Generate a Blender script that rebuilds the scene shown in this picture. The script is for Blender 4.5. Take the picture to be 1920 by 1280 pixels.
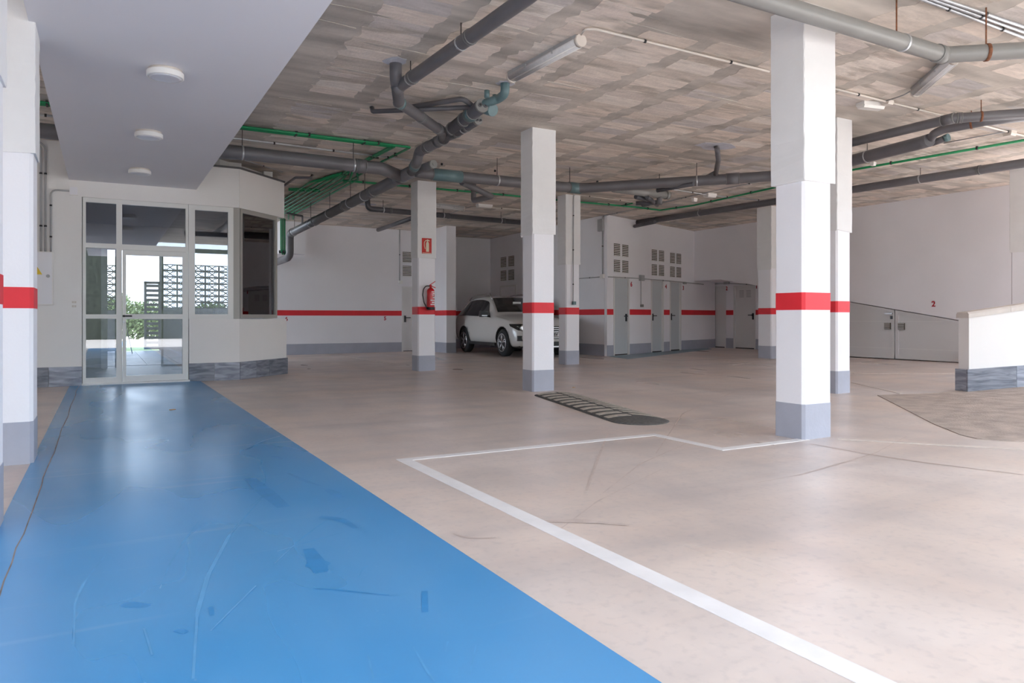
import bpy, bmesh, math, random
from mathutils import Vector, Matrix
random.seed(7)
for _o in list(bpy.data.objects):
    bpy.data.objects.remove(_o)
scene = bpy.context.scene
COL = scene.collection

# ------------------------------------------------------------------ camera
CX, HY, F = 960.0, 596.0, 1366.24
YAW = math.radians(29.246)
SA, CA = math.sin(YAW), math.cos(YAW)
cam_d = bpy.data.cameras.new('camera')
cam = bpy.data.objects.new('camera', cam_d)
COL.objects.link(cam)
cam.location = (0, 0, 1.0)
cam.rotation_euler = (math.pi/2, 0, -YAW)
cam_d.sensor_width = 36.0
cam_d.lens = 36.0*F/1920.0
cam_d.shift_x = 0.0
cam_d.shift_y = -(640.0-HY)/1920.0
cam_d.clip_end = 500
scene.camera = cam

# ------------------------------------------------------------------ light
world = bpy.data.worlds.new('world')
scene.world = world
world.use_nodes = True
_bg = world.node_tree.nodes['Background']
_bg.inputs[0].default_value = (0.74, 0.86, 1.0, 1)
_bg.inputs[1].default_value = 3.0
sun_d = bpy.data.lights.new('sun', 'SUN')
sun_d.energy = 8.0
sun_d.angle = math.radians(1.0)
sun_d.color = (1.0, 0.96, 0.92)
sun = bpy.data.objects.new('sun', sun_d)
COL.objects.link(sun)
_dir = Vector((-0.55, -0.50, -1.0))
sun.rotation_euler = _dir.to_track_quat('-Z', 'Y').to_euler()
vs = scene.view_settings
vs.view_transform = 'Standard'
vs.look = 'None'
vs.gamma = 1.0
vs.use_curve_mapping = False
vs.exposure = 1.3
scene.cycles.diffuse_bounces = 12
scene.cycles.max_bounces = 16

# ------------------------------------------------------------------ pixel helpers
CEIL = 3.58
SLOPE = 0.0075
def fz(x):
    return SLOPE*(x-5.0) if x > 5.0 else 0.0
def ray(px, py):
    u = (px-CX)/F
    return Vector((SA+u*CA, CA-u*SA, (HY-py)/F))
CAM = Vector((0, 0, 1.0))
def PZ(px, py, z):
    r = ray(px, py); return CAM + r*((z-1)/r.z)
def PY(px, py, Y):
    r = ray(px, py); return CAM + r*(Y/r.y)
def PX(px, py, X):
    r = ray(px, py); return CAM + r*(X/r.x)
def PF(px, py):
    r = ray(px, py)
    t = (1+5*SLOPE)/(SLOPE*r.x-r.z)
    if r.x*t < 5: return PZ(px, py, 0)
    return CAM + r*t
def PC(px, py, drop=0.0):
    return PZ(px, py, CEIL-drop)

# ------------------------------------------------------------------ materials
def mat(name, color, rough=0.6, var=0.06, scale=6.0, bump=0.0, bscale=40.0, metal=0.0, spec=0.5, stretch=None, coat=0.0, detail=5.0, emis=None):
    m = bpy.data.materials.new(name); m.use_nodes = True
    nt = m.node_tree; N = nt.nodes; L = nt.links
    b = N['Principled BSDF']
    b.inputs['Roughness'].default_value = rough
    b.inputs['Metallic'].default_value = metal
    b.inputs['Specular IOR Level'].default_value = spec
    b.inputs['Coat Weight'].default_value = coat
    tc = N.new('ShaderNodeTexCoord'); mp = N.new('ShaderNodeMapping')
    L.new(tc.outputs['Object'], mp.inputs['Vector'])
    if stretch: mp.inputs['Scale'].default_value = stretch
    nz = N.new('ShaderNodeTexNoise'); nz.inputs['Scale'].default_value = scale; nz.inputs['Detail'].default_value = detail
    L.new(mp.outputs[0], nz.inputs['Vector'])
    rp = N.new('ShaderNodeValToRGB')
    c = Vector(color)
    rp.color_ramp.elements[0].position = 0.3; rp.color_ramp.elements[1].position = 0.7
    rp.color_ramp.elements[0].color = (*(c*(1-var)), 1)
    rp.color_ramp.elements[1].color = (*(c*(1+var)), 1)
    L.new(nz.outputs['Fac'], rp.inputs['Fac'])
    L.new(rp.outputs['Color'], b.inputs['Base Color'])
    if bump > 0:
        n2 = N.new('ShaderNodeTexNoise'); n2.inputs['Scale'].default_value = bscale; n2.inputs['Detail'].default_value = 6
        L.new(tc.outputs['Object'], n2.inputs['Vector'])
        bp = N.new('ShaderNodeBump'); bp.inputs['Strength'].default_value = bump; bp.inputs['Distance'].default_value = 0.01
        L.new(n2.outputs['Fac'], bp.inputs['Height']); L.new(bp.outputs[0], b.inputs['Normal'])
    if emis:
        b.inputs['Emission Color'].default_value = (*emis[0], 1); b.inputs['Emission Strength'].default_value = emis[1]
    return m

M = {}
M['white'] = mat('white_paint', (0.86, 0.845, 0.875), 0.75, 0.02, 1.2, 0.12, 60)
M['cream'] = mat('cream_render', (0.86, 0.835, 0.815), 0.8, 0.02, 1.5, 0.1, 80)
M['white_rough'] = mat('white_paint_on_rough_concrete', (0.80, 0.79, 0.79), 0.8, 0.03, 3.0, 0.22, 18)
M['soffit'] = mat('soffit_paint', (0.78, 0.77, 0.80), 0.7, 0.015, 0.8)
M['red'] = mat('red_band_paint', (0.74, 0.022, 0.035), 0.55, 0.06, 5.0)
M['grey_base'] = mat('grey_base_paint', (0.40, 0.41, 0.475), 0.6, 0.05, 4.0, 0.2, 30)
M['pvc'] = mat('grey_pvc', (0.135, 0.13, 0.14), 0.42, 0.10, 3.0)
M['pvc_dark'] = mat('dark_grey_pvc', (0.09, 0.088, 0.10), 0.42, 0.10, 3.0)
M['pvc_light'] = mat('light_grey_pvc', (0.25, 0.245, 0.235), 0.4, 0.08, 3.0)
M['teal'] = mat('teal_grey_pvc', (0.12, 0.195, 0.21), 0.4, 0.10, 4.0)
M['pvc_ring'] = mat('pvc_joint_ring', (0.21, 0.21, 0.205), 0.5, 0.05)
M['cement_white'] = mat('white_plaster_patch', (0.54, 0.545, 0.60), 0.9, 0.08, 8.0, 0.5, 30)
M['green'] = mat('green_plastic_pipe', (0.012, 0.27, 0.10), 0.4, 0.12, 5.0)
M['steel'] = mat('galvanised_steel', (0.55, 0.56, 0.58), 0.35, 0.10, 10.0, metal=0.6)
M['rod'] = mat('dark_steel_rod', (0.10, 0.085, 0.08), 0.6, 0.2, 20.0, metal=0.3)
M['rust'] = mat('rusty_steel', (0.22, 0.085, 0.04), 0.8, 0.35, 30.0)
M['conduit'] = mat('cream_conduit', (0.68, 0.62, 0.56), 0.5, 0.05)
M['conduit_grey'] = mat('grey_conduit', (0.42, 0.42, 0.43), 0.5, 0.05)
M['black'] = mat('black_plastic', (0.02, 0.02, 0.022), 0.45, 0.1)
M['alu'] = mat('white_aluminium', (0.83, 0.825, 0.80), 0.35, 0.015, 2.0)
M['alu_cream'] = mat('cream_grey_aluminium', (0.42, 0.40, 0.37), 0.35, 0.03, 2.0)
M['coping'] = mat('dark_metal_coping', (0.12, 0.115, 0.115), 0.5, 0.1)
M['lamp_white'] = mat('lamp_housing_white', (0.85, 0.83, 0.80), 0.35, 0.01)
M['lamp_diff'] = mat('lamp_diffuser', (0.66, 0.66, 0.72), 0.3, 0.01)
M['tube_cover'] = mat('clear_ribbed_diffuser', (0.62, 0.61, 0.61), 0.2, 0.05, 30.0)
M['door_grey'] = mat('pale_blue_grey_door', (0.56, 0.59, 0.61), 0.45, 0.02, 1.0)
M['door_white'] = mat('white_metal_door', (0.74, 0.73, 0.72), 0.45, 0.02, 1.0)
M['gate'] = mat('grey_white_sheet_metal', (0.66, 0.65, 0.65), 0.5, 0.02, 1.0)
M['door_far'] = mat('door_panel_grey', (0.50, 0.49, 0.49), 0.5, 0.02, 1.0)
M['dark'] = mat('dark_recess', (0.03, 0.03, 0.03), 0.8, 0.1)  # near-black that paints in the shade of door gaps and plug holes
M['vent_dark'] = mat('vent_recess', (0.10, 0.085, 0.07), 0.9, 0.1)  # dark tone on flat panels stands in for shade behind the slats
M['handle'] = mat('dark_handle_metal', (0.045, 0.045, 0.05), 0.35, 0.1, metal=0.4)
M['yellow'] = mat('warning_yellow', (0.8, 0.55, 0.02), 0.5, 0.02)
M['car_white'] = mat('white_car_paint', (0.63, 0.61, 0.585), 0.25, 0.01, 1.0, coat=0.6)
M['car_glass'] = mat('dark_car_glass', (0.015, 0.016, 0.018), 0.05, 0.05, spec=0.8)
M['rubber'] = mat('tyre_rubber', (0.022, 0.022, 0.024), 0.75, 0.15, 30.0)
M['chrome'] = mat('alloy_silver', (0.62, 0.62, 0.64), 0.25, 0.03, metal=0.9)
M['ext_red'] = mat('extinguisher_red', (0.62, 0.012, 0.02), 0.25, 0.03, coat=0.5)
M['sign_red'] = mat('sign_red', (0.60, 0.02, 0.015), 0.45, 0.04)
M['sign_pale'] = mat('sign_pale_yellow', (0.80, 0.74, 0.56), 0.5, 0.02)
M['print_white'] = mat('white_print', (0.8, 0.8, 0.8), 0.5, 0.02)
M['text_red'] = mat('stencil_red', (0.42, 0.015, 0.03), 0.7, 0.05)
M['hump_black'] = mat('black_rubber', (0.095, 0.09, 0.085), 0.85, 0.25, 30.0, 0.4, 120)
M['hump_pale'] = mat('worn_pale_reflector', (0.47, 0.42, 0.36), 0.8, 0.25, 25.0, 0.3, 90)
M['plank'] = mat('wood_offcut', (0.5, 0.3, 0.15), 0.8, 0.2)
M['lattice'] = mat('grey_breeze_block', (0.07, 0.07, 0.075), 0.9, 0.1, 8)
M['dark_wall'] = mat('dark_grey_render', (0.14, 0.15, 0.18), 0.85, 0.06)
M['gate_dark'] = mat('dark_slate_aluminium', (0.07, 0.075, 0.095), 0.5, 0.06)
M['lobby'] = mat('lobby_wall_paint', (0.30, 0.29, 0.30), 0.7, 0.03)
M['water'] = mat('pool_water', (0.03, 0.13, 0.26), 0.35, 0.1, 3.0, 0.2, 12)
M['lawn'] = mat('lawn_grass', (0.055, 0.10, 0.02), 0.95, 0.3, 40, 0.6, 200)
M['leaf'] = mat('hedge_leaf', (0.12, 0.165, 0.06), 0.7, 0.35, 4)
M['boundary'] = mat('ivy_green', (0.05, 0.06, 0.045), 0.9, 0.5, 6, 0.8, 20)  # for the added wall that dulls reflections in the glazing
M['outside'] = mat('outdoor_paving', (0.52, 0.48, 0.44), 0.85, 0.08, 2.0)
M['coping_stone'] = mat('beige_coping_stone', (0.66, 0.60, 0.55), 0.7, 0.06, 6.0)

def slate_mat():
    m = mat('grey_marbled_stone', (0.22, 0.24, 0.29), 0.4, 0.1, 3)
    nt = m.node_tree; N = nt.nodes; L = nt.links
    b = N['Principled BSDF']
    tc = N.new('ShaderNodeTexCoord'); oi = N.new('ShaderNodeObjectInfo')
    mp = N.new('ShaderNodeMapping'); mp.inputs['Rotation'].default_value = (0.2, 0.9, 0.6); mp.inputs['Scale'].default_value = (1.2, 1, 7)
    ad = N.new('ShaderNodeVectorMath'); ad.operation = 'ADD'
    sc = N.new('ShaderNodeVectorMath'); sc.operation = 'SCALE'; sc.inputs[0].default_value = (9, 5, 7)
    L.new(oi.outputs['Random'], sc.inputs['Scale']); L.new(sc.outputs[0], ad.inputs[1]); L.new(tc.outputs['Object'], ad.inputs[0])
    L.new(ad.outputs[0], mp.inputs['Vector'])
    nz = N.new('ShaderNodeTexNoise'); nz.inputs['Scale'].default_value = 2.2; nz.inputs['Detail'].default_value = 8; nz.inputs['Distortion'].default_value = 1.2
    L.new(mp.outputs[0], nz.inputs['Vector'])
    rp = N.new('ShaderNodeValToRGB')
    rp.color_ramp.elements[0].position = 0.35; rp.color_ramp.elements[0].color = (0.15, 0.165, 0.205, 1)
    rp.color_ramp.elements[1].position = 0.72; rp.color_ramp.elements[1].color = (0.36, 0.38, 0.44, 1)
    L.new(nz.outputs['Fac'], rp.inputs['Fac'])
    hv = N.new('ShaderNodeHueSaturation'); L.new(rp.outputs['Color'], hv.inputs['Color'])
    mr = N.new('ShaderNodeMapRange'); mr.inputs['To Min'].default_value = 0.7; mr.inputs['To Max'].default_value = 1.5
    L.new(oi.outputs['Random'], mr.inputs['Value']); L.new(mr.outputs[0], hv.inputs['Value'])
    L.new(hv.outputs['Color'], b.inputs['Base Color'])
    return m
M['slate'] = slate_mat()

def floor_mat(name, base, dirt, dust, rough, kind='concrete'):
    m = bpy.data.materials.new(name); m.use_nodes = True
    nt = m.node_tree; N = nt.nodes; L = nt.links; b = N['Principled BSDF']
    tc = N.new('ShaderNodeTexCoord')
    def noise(scale, detail=6, stretch=(1, 1, 1), rot=0.0, dist=0.0):
        mp = N.new('ShaderNodeMapping'); mp.inputs['Scale'].default_value = stretch; mp.inputs['Rotation'].default_value = (0, 0, rot)
        L.new(tc.outputs['Object'], mp.inputs['Vector'])
        n = N.new('ShaderNodeTexNoise'); n.inputs['Scale'].default_value = scale; n.inputs['Detail'].default_value = detail; n.inputs['Distortion'].default_value = dist
        L.new(mp.outputs[0], n.inputs['Vector']); return n.outputs['Fac']
    def ramp(fac, a, c):
        r = N.new('ShaderNodeMapRange'); r.inputs['From Min'].default_value = a; r.inputs['From Max'].default_value = c
        L.new(fac, r.inputs['Value']); return r.outputs[0]
    def mix(f, a, c, k=1.0):
        x = N.new('ShaderNodeMix'); x.data_type = 'RGBA'
        if k != 1.0:
            mu = N.new('ShaderNodeMath'); mu.operation = 'MULTIPLY'; mu.inputs[1].default_value = k; L.new(f, mu.inputs[0]); f = mu.outputs[0]
        L.new(f, x.inputs[0])
        for v, i in ((a, 6), (c, 7)):
            if isinstance(v, tuple): x.inputs[i].default_value = (*v, 1)
            else: L.new(v, x.inputs[i])
        return x.outputs[2]
    if kind == 'concrete':
        c = mix(ramp(noise(0.5, 3), 0.35, 0.7), base, dust, 0.9)
        c = mix(ramp(noise(0.8, 7, (1, 0.5, 1), 0.5), 0.40, 0.80), c, dirt, 0.6)
        c = mix(ramp(noise(2.2, 8, (0.15, 1, 1), -0.5), 0.48, 0.85), c, dirt, 0.6)
        c = mix(ramp(noise(6.0, 6, (0.05, 1, 1), 0.9, 0.3), 0.62, 0.85), c, dirt, 0.4)
        c = mix(ramp(noise(6.0, 6, (0.05, 1, 1), 2.3, 0.3), 0.64, 0.85), c, dirt, 0.35)
        c = mix(ramp(noise(2.6, 11, (1, 0.6, 1), 0.3), 0.45, 0.75), c, dirt, 0.36)
        c = mix(ramp(noise(3.7, 9, (0.5, 1, 1), 1.3), 0.5, 0.75), c, (0.72, 0.55, 0.46), 0.3)
        c = mix(ramp(noise(24, 6), 0.52, 0.75), c, dirt, 0.28)
    else:
        c = mix(ramp(noise(0.8, 4, (1, 0.6, 1), 0.4), 0.35, 0.75), base, dust, 0.45)
        c = mix(ramp(noise(1.5, 8, (1, 0.35, 1), 0.75), 0.48, 0.85), c, dirt, 0.6)
        c = mix(ramp(noise(7.0, 8, (0.05, 1, 1), 0.7), 0.62, 0.80), c, dust, 0.55)
        c = mix(ramp(noise(8.0, 8, (0.05, 1, 1), 2.1), 0.63, 0.80), c, dust, 0.4)
        c = mix(ramp(noise(30, 3), 0.70, 0.8), c, dust, 0.35)
    L.new(c, b.inputs['Base Color'])
    rr = N.new('ShaderNodeMapRange'); rr.inputs['From Min'].default_value = 0.3; rr.inputs['From Max'].default_value = 0.7
    rr.inputs['To Min'].default_value = rough-0.07; rr.inputs['To Max'].default_value = rough+0.1
    L.new(noise(0.8, 3, (1, 0.4, 1), 0.6), rr.inputs['Value']); L.new(rr.outputs[0], b.inputs['Roughness'])
    b.inputs['Specular IOR Level'].default_value = 0.5
    return m
M['floor'] = floor_mat('epoxy_concrete_floor', (0.74, 0.605, 0.525), (0.37, 0.335, 0.335), (0.76, 0.67, 0.625), 0.33)
M['blue'] = floor_mat('blue_floor_paint', (0.050, 0.275, 0.58), (0.026, 0.215, 0.50), (0.22, 0.42, 0.64), 0.27, 'paint')
M['line'] = mat('white_line_paint', (0.82, 0.79, 0.785), 0.45, 0.06, 6.0)
M['joint'] = mat('joint_sealant', (0.24, 0.20, 0.19), 0.9, 0.3, 8)
M['scuff'] = mat('pale_scuff_on_blue', (0.10, 0.33, 0.61), 0.4, 0.1, 10)
M['scuff_dark'] = mat('dark_scuff_on_blue', (0.042, 0.25, 0.55), 0.3, 0.1, 10)
M['tyre_mark'] = mat('faint_tyre_mark', (0.59, 0.485, 0.435), 0.4, 0.12, 10)
M['line_dull'] = mat('worn_line_paint', (0.64, 0.56, 0.51), 0.45, 0.10, 4.0)
M['ramp'] = mat('brushed_concrete', (0.42, 0.345, 0.30), 0.85, 0.22, 5.0, 0.9, 55, detail=9)
M['terrace'] = mat('terrace_tile', (0.12, 0.145, 0.20), 0.45, 0.08, 2.0)
M['blue_far'] = mat('blue_grey_floor_paint', (0.20, 0.30, 0.36), 0.4, 0.12, 2.0)

def ceil_mats():
    m = mat('ceiling_cement', (0.545, 0.495, 0.44), 0.9, 0.32, 2.4, 0.7, 14, stretch=(0.35, 1.6, 1), detail=10)
    k = bpy.data.materials.new('ceiling_block'); k.use_nodes = True
    nt = k.node_tree; N = nt.nodes; L = nt.links; b = N['Principled BSDF']
    b.inputs['Roughness'].default_value = 0.92
    geo = N.new('ShaderNodeNewGeometry'); oi = N.new('ShaderNodeObjectInfo')
    ad = N.new('ShaderNodeMath'); ad.operation = 'ADD'; L.new(geo.outputs['Random Per Island'], ad.inputs[0]); L.new(oi.outputs['Random'], ad.inputs[1])
    fr = N.new('ShaderNodeMath'); fr.operation = 'FRACT'; L.new(ad.outputs[0], fr.inputs[0])
    rp = N.new('ShaderNodeValToRGB')
    e = rp.color_ramp.elements
    e[0].position = 0; e[0].color = (0.64, 0.565, 0.495, 1)
    e[1].position = 1; e[1].color = (0.82, 0.755, 0.685, 1)
    x = e.new(0.30); x.color = (0.81, 0.70, 0.61, 1)
    x = e.new(0.62); x.color = (0.56, 0.53, 0.52, 1)
    x = e.new(0.70); x.color = (0.83, 0.73, 0.645, 1)
    L.new(fr.outputs[0], rp.inputs['Fac'])
    mp = N.new('ShaderNodeMapping'); mp.inputs['Scale'].default_value = (0.4, 1.7, 1)
    L.new(geo.outputs['Position'], mp.inputs['Vector'])
    nz = N.new('ShaderNodeTexNoise'); nz.inputs['Scale'].default_value = 3.0; nz.inputs['Detail'].default_value = 10; nz.inputs['Distortion'].default_value = 0.5
    L.new(mp.outputs[0], nz.inputs['Vector'])
    mr = N.new('ShaderNodeMapRange'); mr.inputs['From Min'].default_value = 0.53; mr.inputs['From Max'].default_value = 0.64
    L.new(nz.outputs['Fac'], mr.inputs['Value'])
    mx = N.new('ShaderNodeMix'); mx.data_type = 'RGBA'
    mu = N.new('ShaderNodeMath'); mu.operation = 'MULTIPLY'; mu.inputs[1].default_value = 0.75; L.new(mr.outputs[0], mu.inputs[0])
    L.new(mu.outputs[0], mx.inputs[0]); L.new(rp.outputs['Color'], mx.inputs[6]); mx.inputs[7].default_value = (0.45, 0.395, 0.335, 1)
    n3 = N.new('ShaderNodeTexNoise'); n3.inputs['Scale'].default_value = 9; n3.inputs['Detail'].default_value = 10; n3.inputs['Roughness'].default_value = 0.7
    L.new(mp.outputs[0], n3.inputs['Vector'])
    m3 = N.new('ShaderNodeMapRange'); m3.inputs['From Min'].default_value = 0.3; m3.inputs['From Max'].default_value = 0.7; m3.inputs['To Min'].default_value = 0.8; m3.inputs['To Max'].default_value = 1.14
    L.new(n3.outputs['Fac'], m3.inputs['Value'])
    h3 = N.new('ShaderNodeHueSaturation'); L.new(mx.outputs[2], h3.inputs['Color']); L.new(m3.outputs[0], h3.inputs['Value'])
    L.new(h3.outputs['Color'], b.inputs['Base Color'])
    n2 = N.new('ShaderNodeTexNoise'); n2.inputs['Scale'].default_value = 35; n2.inputs['Detail'].default_value = 6
    L.new(geo.outputs['Position'], n2.inputs['Vector'])
    bp = N.new('ShaderNodeBump'); bp.inputs['Strength'].default_value = 0.4; bp.inputs['Distance'].default_value = 0.01
    L.new(n2.outputs['Fac'], bp.inputs['Height']); L.new(bp.outputs[0], b.inputs['Normal'])
    return m, k
M['ceil'], M['block'] = ceil_mats()

def glass_mat(name, tint, ior):
    m = bpy.data.materials.new(name); m.use_nodes = True
    nt = m.node_tree; N = nt.nodes; L = nt.links
    N.remove(N['Principled BSDF'])
    tr = N.new('ShaderNodeBsdfTransparent'); tr.inputs[0].default_value = (*tint, 1)
    gl = N.new('ShaderNodeBsdfGlossy'); gl.inputs['Roughness'].default_value = 0.0; gl.inputs[0].default_value = (0.95, 0.97, 1, 1)
    fr = N.new('ShaderNodeFresnel'); fr.inputs['IOR'].default_value = ior
    mx = N.new('ShaderNodeMixShader')
    L.new(fr.outputs[0], mx.inputs[0]); L.new(tr.outputs[0], mx.inputs[1]); L.new(gl.outputs[0], mx.inputs[2])
    L.new(mx.outputs[0], N['Material Output'].inputs[0])
    return m
M['glass'] = glass_mat('window_glass', (0.80, 0.815, 0.84), 1.95)
M['glass_dark'] = glass_mat('tinted_window_glass', (0.70, 0.71, 0.74), 2.7)

# ------------------------------------------------------------------ mesh builder
OFF = {}
class B:
    def __init__(s): s.bm = bmesh.new()
    def box(s, x0, x1, y0, y1, z0, z1):
        v = [s.bm.verts.new((x, y, z)) for x in (x0, x1) for y in (y0, y1) for z in (z0, z1)]
        for q in ((0, 1, 3, 2), (4, 6, 7, 5), (0, 4, 5, 1), (2, 3, 7, 6), (0, 2, 6, 4), (1, 5, 7, 3)):
            s.bm.faces.new([v[i] for i in q])
        return s
    def hexa(s, p):   # 8 points ordered like box()
        v = [s.bm.verts.new(q) for q in p]
        for q in ((0, 1, 3, 2), (4, 6, 7, 5), (0, 4, 5, 1), (2, 3, 7, 6), (0, 2, 6, 4), (1, 5, 7, 3)):
            s.bm.faces.new([v[i] for i in q])
        return s
    def fr(s, A, d, n, s0, s1, t0, t1, z0, z1):   # box in a wall frame: along d, thickness along n
        P = lambda a, t, z: (A[0]+d[0]*a+n[0]*t, A[1]+d[1]*a+n[1]*t, z)
        return s.hexa([P(a, t, z) for a in (s0, s1) for t in (t0, t1) for z in (z0, z1)])
    def prism(s, poly, z0, z1):
        lo = [s.bm.verts.new((p[0], p[1], z0 if len(p) < 3 else p[2]+z0)) for p in poly]
        hi = [s.bm.verts.new((p[0], p[1], z1 if len(p) < 3 else p[2]+z1)) for p in poly]
        n = len(poly)
        s.bm.faces.new(lo[::-1]); s.bm.faces.new(hi)
        for i in range(n): s.bm.faces.new((lo[i], lo[(i+1) % n], hi[(i+1) % n], hi[i]))
        return s
    def extr(s, pts, vec):      # extrude a planar 3-D polygon along vec
        vec = Vector(vec)
        lo = [s.bm.verts.new(p) for p in pts]; hi = [s.bm.verts.new(Vector(p)+vec) for p in pts]
        n = len(pts)
        s.bm.faces.new(lo[::-1]); s.bm.faces.new(hi)
        for i in range(n): s.bm.faces.new((lo[i], lo[(i+1) % n], hi[(i+1) % n], hi[i]))
        return s
    def tube(s, pts, r, seg=12, caps=True):
        pts = [Vector(p) for p in pts]; n = len(pts)
        rs = r if isinstance(r, (list, tuple)) else [r]*n
        rings = []; up = None
        for i in range(n):
            t = (pts[min(i+1, n-1)]-pts[max(i-1, 0)]).normalized()
            if up is None:
                up = Vector((0, 0, 1)) if abs(t.z) < 0.95 else Vector((1, 0, 0))
            a = t.cross(up).normalized(); up = a.cross(t).normalized()
            rings.append([s.bm.verts.new(pts[i]+(a*math.cos(k*2*math.pi/seg)+up*math.sin(k*2*math.pi/seg))*rs[i]) for k in range(seg)])
        for i in range(n-1):
            for k in range(seg):
                f = s.bm.faces.new((rings[i][k], rings[i][(k+1) % seg], rings[i+1][(k+1) % seg], rings[i+1][k])); f.smooth = True
        if caps:
            s.bm.faces.new(rings[0][::-1]); s.bm.faces.new(rings[-1])
        return s
    def lathe(s, prof, c, seg=20, axis='z', smooth=True):
        rings = []
        for r, h in prof:
            ring = []
            for k in range(seg):
                a = k*2*math.pi/seg
                u, v = r*math.cos(a), r*math.sin(a)
                p = {'z': (u, v, h), 'x': (h, u, v), 'y': (u, h, v)}[axis]
                ring.append(s.bm.verts.new(Vector(p)+Vector(c)))
            rings.append(ring)
        for i in range(len(rings)-1):
            for k in range(seg):
                f = s.bm.faces.new((rings[i][k], rings[i][(k+1) % seg], rings[i+1][(k+1) % seg], rings[i+1][k])); f.smooth = smooth
        s.bm.faces.new(rings[0][::-1]); s.bm.faces.new(rings[-1])
        return s

def obj(name, b, material, parent=None):
    bmesh.ops.recalc_face_normals(b.bm, faces=b.bm.faces)
    me = bpy.data.meshes.new(name)
    off = OFF.get(parent.name, Vector((0, 0, 0))) if parent else Vector((0, 0, 0))
    if parent: bmesh.ops.translate(b.bm, verts=b.bm.verts, vec=-off)
    b.bm.to_mesh(me); b.bm.free()
    me.materials.append(M[material] if isinstance(material, str) else material)
    o = bpy.data.objects.new(name, me); COL.objects.link(o)
    if parent: o.parent = parent; OFF[o.name] = off
    return o
def tag(o, label, cat=None, group=None, kind=None):
    if label: o['label'] = label
    if cat: o['category'] = cat
    if group: o['group'] = group
    if kind: o['kind'] = kind
    return o
def thing(name, label, cat, loc=(0, 0, 0), group=None, kind=None):
    o = bpy.data.objects.new(name, None); COL.objects.link(o); o.location = loc
    o.empty_display_size = 0.1
    OFF[o.name] = Vector(loc)
    return tag(o, label, cat, group, kind)
def fillet(pts, R, n=5):
    pts = [Vector(p) for p in pts]; out = [pts[0]]
    for i in range(1, len(pts)-1):
        a, b, c = pts[i-1], pts[i], pts[i+1]
        u = (a-b); v = (c-b); lu, lv = u.length, v.length; u.normalize(); v.normalize()
        ang = math.acos(max(-1, min(1, u.dot(v))))
        t = min(R/max(math.tan(ang/2), 1e-3), lu*0.45, lv*0.45)
        p, q = b+u*t, b+v*t
        for k in range(n+1):
            w = k/n
            out.append(p*(1-w)**2+b*2*w*(1-w)+q*w**2)
    out.append(pts[-1]); return out

def text_obj(name, s, size, origin, xdir, up, material, parent=None, thick=0.002, align='CENTER'):
    cu = bpy.data.curves.new('t', 'FONT'); cu.body = s; cu.size = size; cu.extrude = thick; cu.align_x = align; cu.align_y = 'CENTER'
    cu.resolution_u = 3; cu.offset = size*0.03
    to = bpy.data.objects.new('t', cu); COL.objects.link(to)
    dg = bpy.context.evaluated_depsgraph_get()
    me = bpy.data.meshes.new_from_object(to.evaluated_get(dg))
    bpy.data.objects.remove(to)
    xd = Vector(xdir).normalized(); u = Vector(up).normalized(); nn = xd.cross(u)
    mt = Matrix((xd, u, nn)).transposed().to_4x4(); mt.translation = Vector(origin)
    if parent: mt.translation -= OFF.get(parent.name, Vector((0, 0, 0)))
    me.transform(mt); me.materials.clear(); me.materials.append(M[material])
    me.name = name
    o = bpy.data.objects.new(name, me); COL.objects.link(o)
    if parent: o.parent = parent; OFF[o.name] = OFF.get(parent.name, Vector((0, 0, 0)))
    return o
# ------------------------------------------------------------------ floor and markings
b = B()
for (x0, x1) in ((-8, 5), (5, 22)):
    p = []
    for x in (x0, x1):
        for y in (-2.5, 22):
            for z in (-0.25, 0):
                p.append((x, y, z if z < 0 else fz(x)))
    b.hexa(p)
bmesh.ops.remove_doubles(b.bm, verts=b.bm.verts, dist=1e-5)
floor = tag(obj('floor', b, 'floor'), 'dusty beige polished concrete garage floor', 'floor', kind='structure')
obj('painted_walkway', B().box(-0.44, 1.33, -2.5, 12.62, 0.0005, 0.004), 'blue', floor)['label'] = 'blue painted walkway leading to the glass door'
b = B(); pts = []
for i in range(60):
    y = -1.0+i*13.5/59
    pts.append((-0.325+0.006*math.sin(y*3.1)+random.uniform(-0.004, 0.004), y, 0.0052))
for i in range(59):
    (x0, y0, z), (x1, y1, _) = pts[i], pts[i+1]
    w = 0.0028
    b.hexa([(x0-w, y0, z-0.001), (x0-w, y0, z), (x1-w, y1, z-0.001), (x1-w, y1, z), (x0+w, y0, z-0.001), (x0+w, y0, z), (x1+w, y1, z-0.001), (x1+w, y1, z)])
obj('expansion_joint', b, 'joint', floor)['label'] = 'thin dark expansion joint along the blue walkway'
ZS = [0.003]
def strip(pa, pb, w, m, name='marking_line', side=0.5):
    ZS[0] += 0.0002
    a = Vector((pa[0], pa[1], 0)); c = Vector((pb[0], pb[1], 0)); d = (c-a).normalized(); n = Vector((-d.y, d.x, 0))
    q = []
    nseg = 6
    bb = B()
    lastp = None
    for i in range(nseg):
        p0 = a+(c-a)*(i/nseg); p1 = a+(c-a)*((i+1)/nseg)
        P = []
        for pp in (p0, p1):
            for s in (-side*w, (1-side)*w):
                for z in (0.0006, ZS[0]):
                    v = pp+n*s; P.append((v.x, v.y, fz(v.x)+z))
        bb.hexa(P)
    return obj(name, bb, m, floor)
strip((1.845, 4.88), (1.845, -1.5), 0.095, 'line')
strip((1.80, 4.85), (4.15, 4.85), 0.085, 'line')
strip((4.11, 4.80), (4.11, 4.06), 0.085, 'line')
strip((4.07, 4.06), (5.05, 4.06), 0.085, 'line')
strip((5.28, 3.93), (7.6, 0.9), 0.06, 'line_dull')
q0 = PF(1600, 717); q1 = PF(1692, 738)
strip(q0, q1, 0.07, 'line_dull')
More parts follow.
